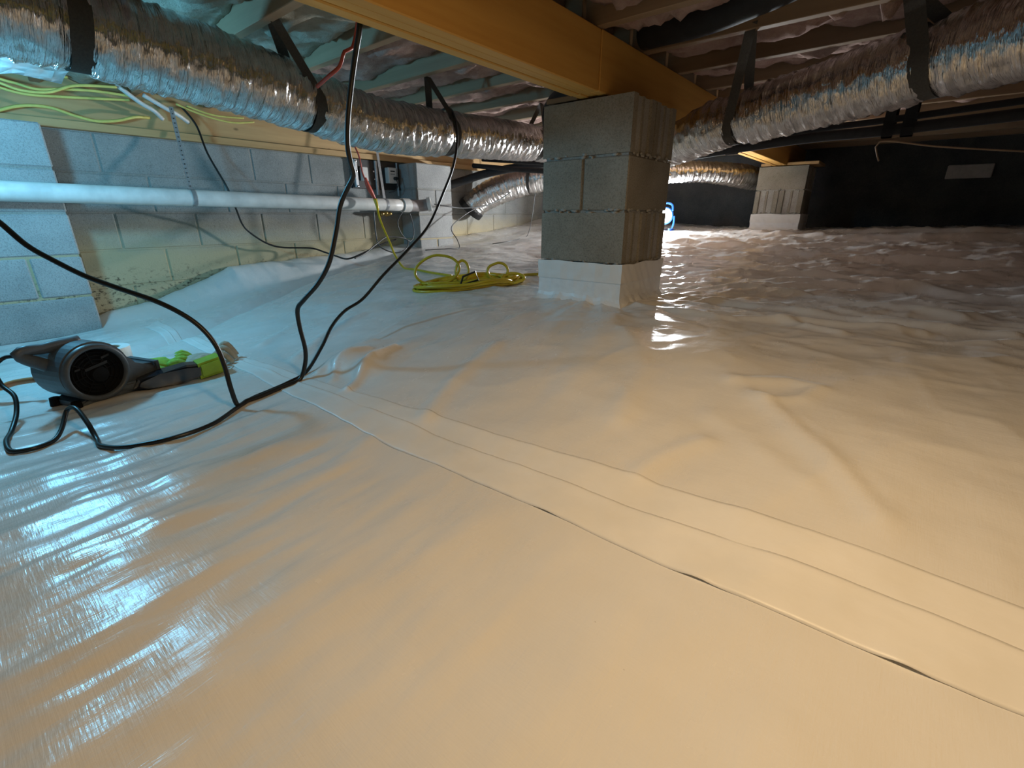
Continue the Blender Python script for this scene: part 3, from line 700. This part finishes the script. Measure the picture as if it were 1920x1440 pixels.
cord('plastic_conduit', [(-3.36, .845, .640), (-3.38, .938, .576), (-3.40, 1.0, .548), (-3.44, 1.045, .518)], .011, MT['pvc'], 'white stub tube slanting into the rim board, nearer the yellow cable', 'tube', seg=12)
cord('plastic_conduit', [(-3.36, .955, .612), (-3.38, 1.053, .566), (-3.40, 1.113, .545), (-3.44, 1.175, .517)], .011, MT['pvc'], 'white stub tube slanting into the rim board beside the metal strap', 'tube', seg=12)
cord('wall_wire', [(-3.46, 1.16, .60), (-3.42, 1.206, .504), (-3.38, 1.223, .349), (-3.30, 1.262, .165), (-3.30, 1.29, .046), (-3.40, 1.351, -.052), (-3.42, 1.401, -.11), (-3.42, 1.494, -.179), (-3.42, 1.599, -.212), (-3.40, 1.796, -.226), (-3.36, 1.88, -.258), (-3.3, 1.93, -.285), (-3.22, 1.98, -.305), (-3.2, 2.1, -.27), (-3.2, 2.25, -.22), (-3.2, 2.42, -.18)], .006, MT['black'], 'black wire dropping behind the pipe and sagging along the block wall', 'wire')
# bright sheet by the duct, caught in the cold light
bm = bmesh.new()
g = [[bm.verts.new((-2.78 + .05 * math.sin(j * 2.1 + i) * .3 - .02 * i, .02 + .5 * j / 14 + .012 * i, (.505 + .012 * i) + (.06 - .0 * i) * (i / 5) * (1 - max(0, (j / 14 - .62)) * 2.2) + .006 * math.sin(j * 1.3 + i * .8))) for i in range(6)] for j in range(15)]
for j in range(14):
    for i in range(5): bm.faces.new((g[j][i], g[j][i + 1], g[j + 1][i + 1], g[j + 1][i]))
bmesh.ops.solidify(bm, geom=list(bm.faces), thickness=.0015)
solo('plastic_sheet', bm, MT['sheet'], 'scrap of white sheet glowing cyan between the duct and yellow cables', 'sheet', smooth=True)

# ---------------------------------------------------------------- electrical box on the wall beside the pilaster
ep = thing('electrical_panel', 'black metal panel with pale boxes fixed to the wall under the duct', 'panel', (-3.50, 2.51, .205))
part('backplate', B(-3.517, -3.497, 2.27, 2.73, .205, .42, bev=.002), MT['blackmetal'], ep)
part('rail', B(-3.497, -3.470, 2.285, 2.312, .212, .415, bev=.003), MT['galv'], ep)
part('rail', B(-3.497, -3.480, 2.485, 2.505, .16, .42, bev=.002), MT['galv'], ep)
part('rail', B(-3.497, -3.485, 2.70, 2.712, .16, .42, bev=.002), MT['galv'], ep)
part('socket_box', B(-3.497, -3.455, 2.345, 2.395, .262, .362, bev=.003), MT['white'], ep, label='narrow pale box')
bx_ = part('control_box', B(-3.497, -3.445, 2.585, 2.668, .255, .375, bev=.004), MT['white'], ep, label='white control box with dark vents')
part('vent_slot', B(-3.446, -3.443, 2.605, 2.648, .343, .351), MT['label'], bx_)
part('vent_slot', B(-3.446, -3.443, 2.605, 2.648, .323, .327), MT['label'], bx_)
part('cable_gland', lathe(bmesh.new(), [(.0, .02), (.014, .02), (.014, -.01)], (-3.44, 2.645, .292), (1, .2, 0), 14), MT['black'], bx_)
for y, z in ((2.298, .402), (2.30, .22), (2.47, .34), (2.475, .28), (2.298, .33)):
    part('screw', lathe(bmesh.new(), [(.0, .006), (.007, .004), (.008, 0), (.005, -.012)], (-3.468 if y < 2.4 else -3.49, y, z), (1, 0, 0), 12), MT['steel'], ep)
part('lead', TUBE([(-3.435, 2.648, .29), (-3.41, 2.645, .24), (-3.41, 2.61, .195), (-3.43, 2.56, .18)], .005, 8), MT['greywire'], ep, smooth=True)
vb = thing('valve_cluster', 'small brass valve stubs below the coupling of the white pipe', 'valve', (-3.40, 2.50, -.02))
part('body', TUBE([(-3.515, 2.50, .02), (-3.44, 2.50, .02), (-3.40, 2.51, .02)], .016, 12), MT['brass'], vb, smooth=True)
for dy in (-.035, .03):
    part('stub', lathe(bmesh.new(), [(.0, .03), (.013, .03), (.015, .0), (.011, -.03)], (-3.42, 2.50 + dy, .02 - abs(dy) * .3), (.6, dy * 8, .2), 12), MT['brass'], vb, smooth=True)
# thin wires about the pilaster
TW = [([(-3.12, 2.78, .09), (-3.1, 2.914, .074), (-3.1, 3.106, .063), (-3.08, 3.386, .09), (-3.05, 3.615, .174), (-3.0, 3.776, .289), (-2.9, 3.942, .45), (-2.9, 4.0, .62)], .005, 'thin black wire swagging from pipe elbow up past the smaller duct'),
      ([(-2.9, 4.02, .62), (-3.0, 4.05, .372), (-3.0, 4.017, .198), (-3.0, 3.97, -.029), (-2.95, 3.83, -.19), (-2.85, 3.55, -.215), (-2.8, 3.35, -.22), (-2.85, 3.2, -.235)], .004, 'thin wire hanging past stained wall and trailing on the plastic'),
      ([(-3.17, 3.35, .07), (-3.16, 3.16, .0), (-3.15, 2.99, -.10), (-3.05, 2.96, -.2), (-2.95, 2.88, -.262), (-2.95, 2.75, -.26), (-3.0, 2.55, -.262)], .004, 'thin wire zigzagging down the edge of the far pilaster to the plastic'),
      ([(-3.15, 2.2, .03), (-3.15, 2.199, -.137), (-3.14, 2.219, -.225), (-3.1, 2.326, -.275), (-3.1, 2.434, -.25), (-3.15, 2.497, -.19), (-3.15, 2.42, -.164), (-3.15, 2.292, -.159), (-3.1, 2.164, -.2), (-3.05, 2.02, -.26), (-3.0, 1.9, -.285)], .005, 'black wire coiled in a loose loop on the floor before the pilaster'),
      ([(-3.18, 2.56, .02), (-3.2, 2.60, -.05), (-3.22, 2.62, -.15), (-3.2, 2.56, -.2), (-3.2, 2.48, -.14), (-3.2, 2.45, -.05), (-3.19, 2.5, .03)], .004, 'thin wire loop hanging under the coupling of the white pipe')]
for p, r, lb in TW:
    q = [(x, y, max(z, Hs(x, y) + r)) for x, y, z in p]
    cord('thin_wire', q, r, MT['greywire'], lb, 'wire')
rc = thing('red_extension_cord', 'red cord with a plug end hanging behind the white pipe', 'cord', (-3.12, 2.13, .11))
part('jacket', TUBE([(-3.14, 2.06, .50), (-3.1, 2.083, .40), (-3.1, 2.102, .283), (-3.1, 2.135, .205)], .006, 8), MT['red'], rc, smooth=True)
part('plug', TUBE([(-3.1, 2.118, .255), (-3.1, 2.135, .205), (-3.1, 2.165, .15), (-3.1, 2.185, .115)], lambda t: .009 + .008 * math.sin(math.pi * t), 10), MT['red'], rc, smooth=True)
cord('red_wire', [(-1.55, 1.10, .64), (-1.6, 1.117, .588), (-1.6, 1.093, .534), (-1.6, 1.062, .517), (-1.62, 1.051, .477), (-1.66, 1.03, .45), (-1.76, 1.04, .435)], .006, MT['red'], 'kinked red wire between the girder and the long foil duct', 'wire')

# yellow extension cord: hangs from the pipe, then lies coiled on the plastic
yc = thing('extension_cord', 'yellow extension cord lying in a loose coil on the plastic', 'cord', (-1.8, 1.9, Hs(-1.8, 1.9)))
part('plug', TUBE([(-3.1, 2.185, .115), (-3.09, 2.19, .07), (-3.09, 2.195, .04)], lambda t: .014 - .004 * t, 10), MT['yellow'], yc, smooth=True)
pts = [(-3.09, 2.19, .06), (-3.05, 2.17, .0), (-3.0, 2.16, -.077), (-2.88, 2.12, -.18), (-2.75, 2.06, -.26), (-2.6, 2.01, None), (-2.45, 1.98, None), (-2.25, 1.95, None), (-2.05, 1.93, None)]
part('hanging_run', TUBE([(x, y, z if z is not None else Hs(x, y) + .009) for x, y, z in pts], .0075, 8), MT['yellow'], yc, smooth=True)
rnd = random.Random(5); cu, cv = Vector((.73, .68, 0)), Vector((-.68, .73, 0)); cc = Vector((-1.80, 1.82, 0))
def floorpt(u, v, dz):
    p = cc + cu * u + cv * v; return (p.x, p.y, Hs(p.x, p.y) + dz)
pp = []
for i in range(17 * 14):
    a = i / 14 * 2 * math.pi; k = i // 14
    su = .27 - .010 * (k % 5) + .015 * math.sin(a * .37); sv = .115 - .011 * (k % 4) + .02 * math.sin(a * .23 + 1)
    du, dv = .03 * math.sin(k * 2.3), .02 * math.cos(k * 1.7)
    pp.append(floorpt(du + su * math.cos(a), dv + sv * math.sin(a), .009 + .010 * (k // 6) + .004 * math.sin(a * 1.4 + k)))
part('coil', TUBE(pp, .0075, 7, .03), MT['yellow'], yc, smooth=True)
def loop(name, u, v, ru, rz, tilt=.25, n=26):
    q = []
    for i in range(n + 1):
        a = -math.pi / 2 + 2 * math.pi * i / n
        p = cc + cu * (u + ru * math.cos(a)) + cv * (v + tilt * rz * math.sin(a)); 
        q.append((p.x, p.y, Hs(p.x, p.y) + .02 + rz * (1 + math.sin(a))))
    part(name, TUBE(q, .0075, 8), MT['yellow'], yc, smooth=True)
loop('standing_loop', -.17, .03, .12, .072); loop('standing_loop', -.035, .04, .035, .05); loop('standing_loop', .16, .02, .055, .042); loop('standing_loop', .24, -.05, .06, .018, 1.5)
part('tail', TUBE([floorpt(.22, .06, .012), floorpt(.30, .12, .012), floorpt(.45, .17, .01), floorpt(.65, .2, .01), floorpt(.85, .25, .01)], .008, 8), MT['yellow'], yc, smooth=True)
bm = bmesh.new(); sq = [(-.06, .0), (-.045, .045), (.02, .06), (.035, .015)]
q = [floorpt(.02 + a, -.11, .028 + b) for a, b in sq] ; q.append(q[0])
tube(bm, q, .0055, 6, smooth=False)
part('hook_strap', bm, MT['black'], yc, label='small black hook-and-loop strap')

# black power cords that meet on the plastic
A_ = [(-1.10, .80, .50), (-1.125, .794, .428), (-1.145, .793, .379), (-1.166, .787, .32), (-1.181, .774, .237), (-1.195, .773, .177), (-1.205, .783, .134), (-1.219, .797, .105), (-1.251, .795, .074), (-1.283, .785, .028), (-1.304, .776, -.038), (-1.326, .753, -.129), (-1.365, .73, -.193), (-1.415, .702, -.246), (-1.452, .694, -.28), (-1.463, .697, -.337), (-1.460, .702, -.415), (-1.466, .695, -.47)]
A_[0] = (-1.122, .795, .43); A_[1] = (-1.128, .794, .41)
C_ = [(-1.827, .08, .078), (-1.793, .106, .02), (-1.773, .132, -.017), (-1.738, .162, -.071), (-1.704, .198, -.109), (-1.657, .244, -.15), (-1.61, .294, -.182), (-1.549, .354, -.218), (-1.508, .396, -.254), (-1.482, .426, -.293), (-1.461, .446, -.343), (-1.45, .454, -.402), (-1.438, .454, -.478)]
gnd = lambda x, y, r=.007: (x, y, Hs(x, y) + r)
CA = A_ + [gnd(-1.468, .672), gnd(-1.464, .63), gnd(-1.462, .59), gnd(-1.452, .535), gnd(-1.445, .49), gnd(-1.436, .462)] + C_[::-1] + [(-1.86, .03, .16), (-1.93, -.1, .32)]
cord('power_cord', CA, .007, MT['black'], 'thick black cord hanging from the girder to the plastic, then arching left', step=.01)
B_ = [(-2.03, 1.87, .505), (-1.947, 1.867, .512), (-1.839, 1.80, .446), (-1.752, 1.724, .337), (-1.715, 1.658, .22), (-1.683, 1.559, .101), (-1.65, 1.43, -.04), (-1.63, 1.286, -.139), (-1.615, 1.146, -.225), (-1.612, 1.036, -.308), (-1.602, .945, -.342), (-1.573, .868, -.384), (-1.539, .801, -.441)]
Bf = [(-1.505, .715), (-1.485, .64), (-1.472, .57), (-1.455, .51), (-1.425, .455), (-1.352, .364), (-1.337, .272), (-1.396, .185), (-1.474, .147), (-1.55, .150)]
B2 = [(-1.60, .148, .03), (-1.66, .14, .055), (-1.70, .125, .045), (-1.66, .10, .012)]
Bg = [(-1.625, .075), (-1.603, .033), (-1.63, -.002), (-1.70, -.004), (-1.78, .012)]
B4 = [(-1.85, .035, .03), (-1.90, .045, .07), (-1.95, .03, .10), (-1.98, .03, .14), (-1.99, .06, .165), (-1.97, .10, .165)]
BB = B_ + [gnd(*p) for p in Bf] + [(x, y, Hs(x, y) + .007 + d) for x, y, d in B2] + [gnd(*p) for p in Bg] + [(x, y, Hs(x, y) + d) for x, y, d in B4]
cord('power_cord', BB, .006, MT['black'], 'black cord draped over the foil duct and snaking to the blower', step=.01)
cord('orange_extension_cord', [(-2.20, -.15, -.55), (-2.17, -.06, -.535), (-2.121, .027, -.512), (-2.10, .063, -.500), (-2.05, .11, -.49)], .010, MT['orange'], 'brown-orange cord end plugged in behind the blower', seg=8)

# ---------------------------------------------------------------- blower
n_ = Vector((.944, .33, 0)).normalized(); o_ = Vector((-.33, .944, 0)).normalized(); up = Vector((0, 0, 1))
bx0, by0 = -1.92, .215
fb = Hs(bx0, by0) 
bl = thing('air_blower', 'charcoal snail-shaped air blower with a round black intake grille', 'blower', (bx0, by0, fb))
pb = Vector((bx0, by0, fb))
R_ = .105; cz = .122
poly = [(0.215, .018), (0.215, .098), (.13, .108)]
for k in range(0, 29):
    a = math.radians(5 + 262 * k / 28); rr = R_ + .012 * (1 - k / 28)
    poly.append((rr * math.cos(a), cz + rr * math.sin(a)))
poly.append((.05, .010))
bm = prism(bmesh.new(), poly, pb, o_, up, n_, -.11, .055, bev=.012)
part('housing', bm, MT['blower'], bl)
ci = pb + up * cz
part('intake_ring', lathe(bmesh.new(), [(.108, .04), (.107, .065), (.100, .080), (.090, .078), (.087, .066), (.085, .05)], ci, n_, 48), MT['blower'], bl, smooth=True)
part('intake_well', lathe(bmesh.new(), [(.088, .068), (.083, .0585), (.0, .0575)], ci, n_, 48), MT['blowerdark'], bl, smooth=True)
gr = bmesh.new()
for r in (.034, .048, .062, .076):
    q = [ci + n_ * .062 + (o_ * math.cos(a) + up * math.sin(a)) * r for a in np.linspace(0, 2 * math.pi, 41)]
    tube(gr, [tuple(v) for v in q], .0022, 6, smooth=False)
for k in range(8):
    a = k * math.pi / 4 + .2
    d = o_ * math.cos(a) + up * math.sin(a); tube(gr, [tuple(ci + n_ * .062 + d * .03), tuple(ci + n_ * .062 + d * .086)], .0024, 6, smooth=False)
part('grille', gr, MT['blowerdark'], bl)
part('motor_hub', lathe(bmesh.new(), [(.0, .068), (.026, .066), (.031, .060), (.031, .045)], ci + o_ * .008 - up * .012, n_, 28), MT['blowerdark'], bl)
lb = bmesh.new()
prism(lb, [(-.035, .012), (.040, .026), (.040, .036), (-.035, .022)], ci, o_, up, n_, .0645, .0665)
prism(lb, [(-.066, .020), (-.048, .023), (-.048, .030), (-.066, .027)], ci, o_, up, n_, .0645, .0665)
prism(lb, [(.024, .045), (.052, .052), (.052, .060), (.024, .053)], ci, o_, up, n_, .0645, .0665)
part('label_plate', lb, MT['label'], bl, label='small grey label plates on the grille')
part('nozzle_lip', prism(bmesh.new(), [(.203, .012), (.222, .012), (.222, .105), (.203, .105)], pb, o_, up, n_, -.117, .062, bev=.004), MT['blower'], bl)
hp = [ci + o_ * a + up * b + n_ * c for a, b, c in ((.02, .102, -.03), (-.05, .106, -.03), (-.09, .104, -.03), (-.13, .110, -.03), (-.158, .104, -.03), (-.14, .080, -.03), (-.11, .058, -.03), (-.08, .035, -.03))]
part('handle', tube(bmesh.new(), [tuple(v) for v in hp], lambda t: .020 - .006 * math.sin(math.pi * t), 12, .015, flat=1.3), MT['blower'], bl, smooth=True)
for a, c in ((-.08, .04), (-.08, -.09), (.2, .04), (.2, -.09)):
    q = pb + o_ * a + n_ * c
    part('foot', lathe(bmesh.new(), [(.0, 0.0), (.018, 0.0), (.015, .03), (.0, .03)], q, up, 14), MT['blowerdark'], bl)
part('rear_motor', lathe(bmesh.new(), [(.08, -.10), (.08, -.135), (.066, -.15), (.0, -.15)], ci, n_, 32), MT['blowerdark'], bl, smooth=True)

part('base_plate', prism(bmesh.new(), [(-.075, .004), (.20, .004), (.20, .030), (.06, .034), (-.03, .036), (-.075, .022)], pb, o_, up, n_, -.105, .055, bev=.006), MT['blower'], bl)
bl.scale = (.84, .84, .84)

# ---------------------------------------------------------------- things lying beside the blower
tc = Vector((-1.895, .44, 0)); tu = Vector((.10, .995, 0)).normalized(); tv = Vector((-tu.y, tu.x, 0)); tz = Hs(tc.x, tc.y); tc.z = tz
tool = thing('handheld_tool', 'glossy black handheld tool with a lime green end lying by the blower', 'tool', tuple(tc))
part('grip', prism(bmesh.new(), [(-.13, .012), (-.09, .006), (.0, .002), (.075, .008), (.080, .056), (.03, .062), (-.05, .050), (-.11, .042)], tc, tu, up, tv, -.034, .034, bev=.010), MT['toolblack'], tool)
part('end_cap', prism(bmesh.new(), [(.062, .003), (.140, .014), (.136, .074), (.062, .060)], tc, tu, up, tv, -.040, .040, bev=.008), MT['lime'], tool, label='ribbed lime green end')
part('nose', prism(bmesh.new(), [(-.165, .016), (-.125, .010), (-.115, .038), (-.160, .036)], tc, tu, up, tv, -.022, .022, bev=.006), MT['blower'], tool)
part('lanyard', TUBE([tuple(tc + tu * .15 + up * .03), tuple(tc + tu * .19 + tv * .02 + up * .012), tuple(tc + tu * .24 + tv * .0 + up * .006), tuple(tc + tu * .30 + tv * .035 + up * .008)], .0025, 6), MT['tan'], tool, smooth=True)
def glove(label, pos, ang, mats, curl):
    p = Vector((pos[0], pos[1], Hs(*pos))); u = Vector((math.cos(ang), math.sin(ang), 0)); v = Vector((-u.y, u.x, 0))
    t = thing('work_glove', label, 'glove', tuple(p), 'work gloves beside the blower')
    at = lambda a, b, c: tuple(p + u * a + v * b + up * c)
    bm = bmesh.new(); r = bmesh.ops.create_icosphere(bm, subdivisions=3, radius=1)
    for vv in bm.verts:
        c = vv.co.copy(); k = 1 + .22 * float(pn(c.x * 2.3 + ang, c.y * 2.3 + c.z))
        vv.co = p + u * (c.x * .062 * k) + v * (c.y * .050 * k) + up * (.026 + c.z * .024 * k)
    part('palm', bm, mats[0], t, smooth=True)
    for i, (b, ln) in enumerate(((-.036, .07), (-.012, .085), (.014, .080), (.037, .065))):
        q = [at(.045, b, .028), at(.045 + ln * .5, b * 1.25, .034 + curl * (.3 + .2 * i)), at(.045 + ln, b * 1.5, .014 + curl * .1 * i)]
        part('finger', TUBE(q, lambda s: .0135 - .004 * s, 8), mats[1], t, smooth=True)
    part('thumb', TUBE([at(-.02, -.045, .026), at(.015, -.075, .032), at(.05, -.088, .016)], lambda s: .014 - .004 * s, 8), mats[1], t, smooth=True)
    part('cuff', TUBE([at(-.05, 0, .026), at(-.09, .006, .030), at(-.13, .0, .024)], lambda s: .030 + .012 * s, 14, flat=.55), mats[2], t, smooth=True)
    return t
glove('lime green and tan work glove lying palm up behind the black tool', (-2.10, .435), 1.15, (MT['limeglove'], MT['limeglove'], MT['toolblack']), .02)
glove('crumpled tan and white work glove farthest from the blower', (-2.03, .56), .75, (MT['tan'], MT['tan'], MT['white']), .05)
tr = Vector((-2.27, .335, Hs(-2.27, .335)))
rt = thing('tape_roll', 'white roll of seam tape standing behind the blower', 'roll', tuple(tr))
part('tape', lathe(bmesh.new(), [(.038, 0), (.066, 0), (.066, .085), (.038, .085), (.038, 0)], tr, (.0, 0, 1), 40), MT['paperroll'], rt)
part('core', lathe(bmesh.new(), [(.034, .002), (.038, .002), (.038, .084), (.034, .084), (.034, .002)], tr, (0, 0, 1), 40), MT['tan'], rt)

# ---------------------------------------------------------------- black lines and hoses overhead
line = thing('insulated_line', 'pair of black insulated refrigerant lines crossing behind the near pier', 'pipe', (-.6, 2.6, .27))
part('pipe', TUBE([(-3.3, 3.45, .44), (-2.7, 3.40, .37), (-2.1, 3.28, .315), (-1.6, 3.08, .30), (-1.11, 2.80, .303), (-.5, 2.72, .335), (-.19, 2.68, .335), (.22, 2.64, .345), (.9, 2.5, .36), (1.8, 2.4, .37)], .021, 14, .04), MT['blackfoam'], line, smooth=True)
part('pipe', TUBE([(-3.25, 3.52, .49), (-2.6, 3.47, .42), (-2.1, 3.34, .36), (-1.6, 3.15, .345), (-1.11, 2.88, .345), (-.5, 2.80, .378), (-.19, 2.76, .385), (.22, 2.72, .40), (.9, 2.6, .41), (1.8, 2.5, .42)], .013, 12, .04), MT['blackfoam'], line, smooth=True)
part('tape_wrap', lathe(bmesh.new(), [(.0215, -.03), (.0235, -.028), (.0228, -.01), (.024, .01), (.0235, .028), (.0215, .03)], (-.80, 2.757, .318), (.98, -.13, .05), 18), MT['label'], line)
for x, wd in ((-.165, .035), (-.10, .04)):
    bm = bmesh.new(); ys = 2.66
    q = [(x, ys - .03, .60), (x, ys - .028, .335), (x, ys, .308), (x, ys + .05, .308), (x, ys + .14, .37), (x, ys + .14, .60)]
    rows = [(bm.verts.new((a - wd / 2, b, c)), bm.verts.new((a + wd / 2, b, c))) for a, b, c in q]
    for a, b in zip(rows, rows[1:]): bm.faces.new((a[0], a[1], b[1], b[0]))
    bmesh.ops.solidify(bm, geom=list(bm.faces), thickness=.002)
    part('hanger_strap', bm, MT['blackfoam'], line)
cord('drain_hose', [(-3.46, 3.25, .26), (-3.34, 3.36, .31), (-3.1, 3.48, .375), (-2.7, 3.62, .425), (-2.2, 3.72, .44), (-1.8, 3.8, .44), (-1.5, 4.0, .45)], .036, MT['blackfoam'], 'black drain hose rising from the pilaster above the smaller foil duct', 'hose', seg=14, step=.03)
hose = thing('black_hose', 'fat black flexible hose sagging between the joists beside the girder', 'hose', (-.75, 1.95, .62))
part('tube', TUBE([(-.965, 1.99, .66), (-.88, 1.97, .655), (-.7, 1.93, .645), (-.5, 1.88, .655), (-.3, 1.86, .68), (.1, 1.87, .70), (.8, 1.87, .70)], .05, 20, .03), MT['blackfoam'], hose, smooth=True)
cord('black_hose', [(-1.36, 2.16, .575), (-1.47, 2.2, .565), (-1.62, 2.3, .52), (-1.70, 2.45, .46), (-1.72, 2.7, .42)], .045, MT['blackfoam'], 'black hose dropping from the joists behind the long foil duct', 'hose', seg=16)

# ---------------------------------------------------------------- work light behind the pier
lx, ly, lz = -1.905, 4.70, 0.0; lf = Hs(lx, ly)
wk = thing('work_light', 'small blue work light glaring white beside the near pier', 'lamp', (lx, ly, lf))
d_ = Vector((.05, -1, .04)).normalized(); side = d_.cross(up).normalized(); hc = Vector((lx, ly, lf + .135))
part('head', lathe(bmesh.new(), [(.0, -.05), (.06, -.05), (.078, -.02), (.082, .012), (.070, .014), (.068, .0)], hc, d_, 32), MT['blue'], wk, smooth=True)
part('lens', lathe(bmesh.new(), [(.068, .004), (.0, .006)], hc, d_, 32), MT['led'], wk)
for s in (-1, 1):
    q = [hc + side * s * .09, hc + side * s * .092 - up * .07, hc + side * s * .075 - up * .128]
    part('stand', TUBE([tuple(v) for v in q], .009, 8), MT['blue'], wk, smooth=True)
    part('foot', TUBE([tuple(hc + side * s * .075 - up * .128 + d_ * .07), tuple(hc + side * s * .075 - up * .128 - d_ * .07)], .009, 8), MT['blue'], wk, smooth=True)
part('handle', TUBE([tuple(hc + side * a + up * b) for a, b in ((-.07, .045), (-.06, .10), (0, .118), (.06, .10), (.07, .045))], .010, 10), MT['blue'], wk, smooth=True)
ld = bpy.data.lights.new('work_light_beam', 'AREA'); ld.shape = 'DISK'; ld.size = .13; ld.energy = 74; ld.color = (.90, .96, 1.0); ld.spread = math.radians(175)
lo_ = bpy.data.objects.new('work_light_beam', ld); COL.objects.link(lo_)
lo_.location = hc + d_ * .02 + Vector((0, 0, Z0)); lo_.rotation_euler = d_.to_track_quat('-Z', 'Y').to_euler()

# ---------------------------------------------------------------- pale board on the far wall
fv = thing('foam_board', 'pale rectangular board fixed on the dark far wall', 'board', (.29, 6.04, .31))
part('panel', B(.135, .44, 6.02, 6.049, .312, .425, bev=.006), MT['foam'], fv)
cord('string', [(-.21, 3.3, .27), (-.224, 3.3, .362), (.017, 3.3, .32), (.322, 3.3, .276), (.6, 3.3, .24), (1.2, 3.3, .25)], .004, MT['joist'], 'thin brown string strung under the joists before the dark far wall', 'string', seg=6, step=.03)
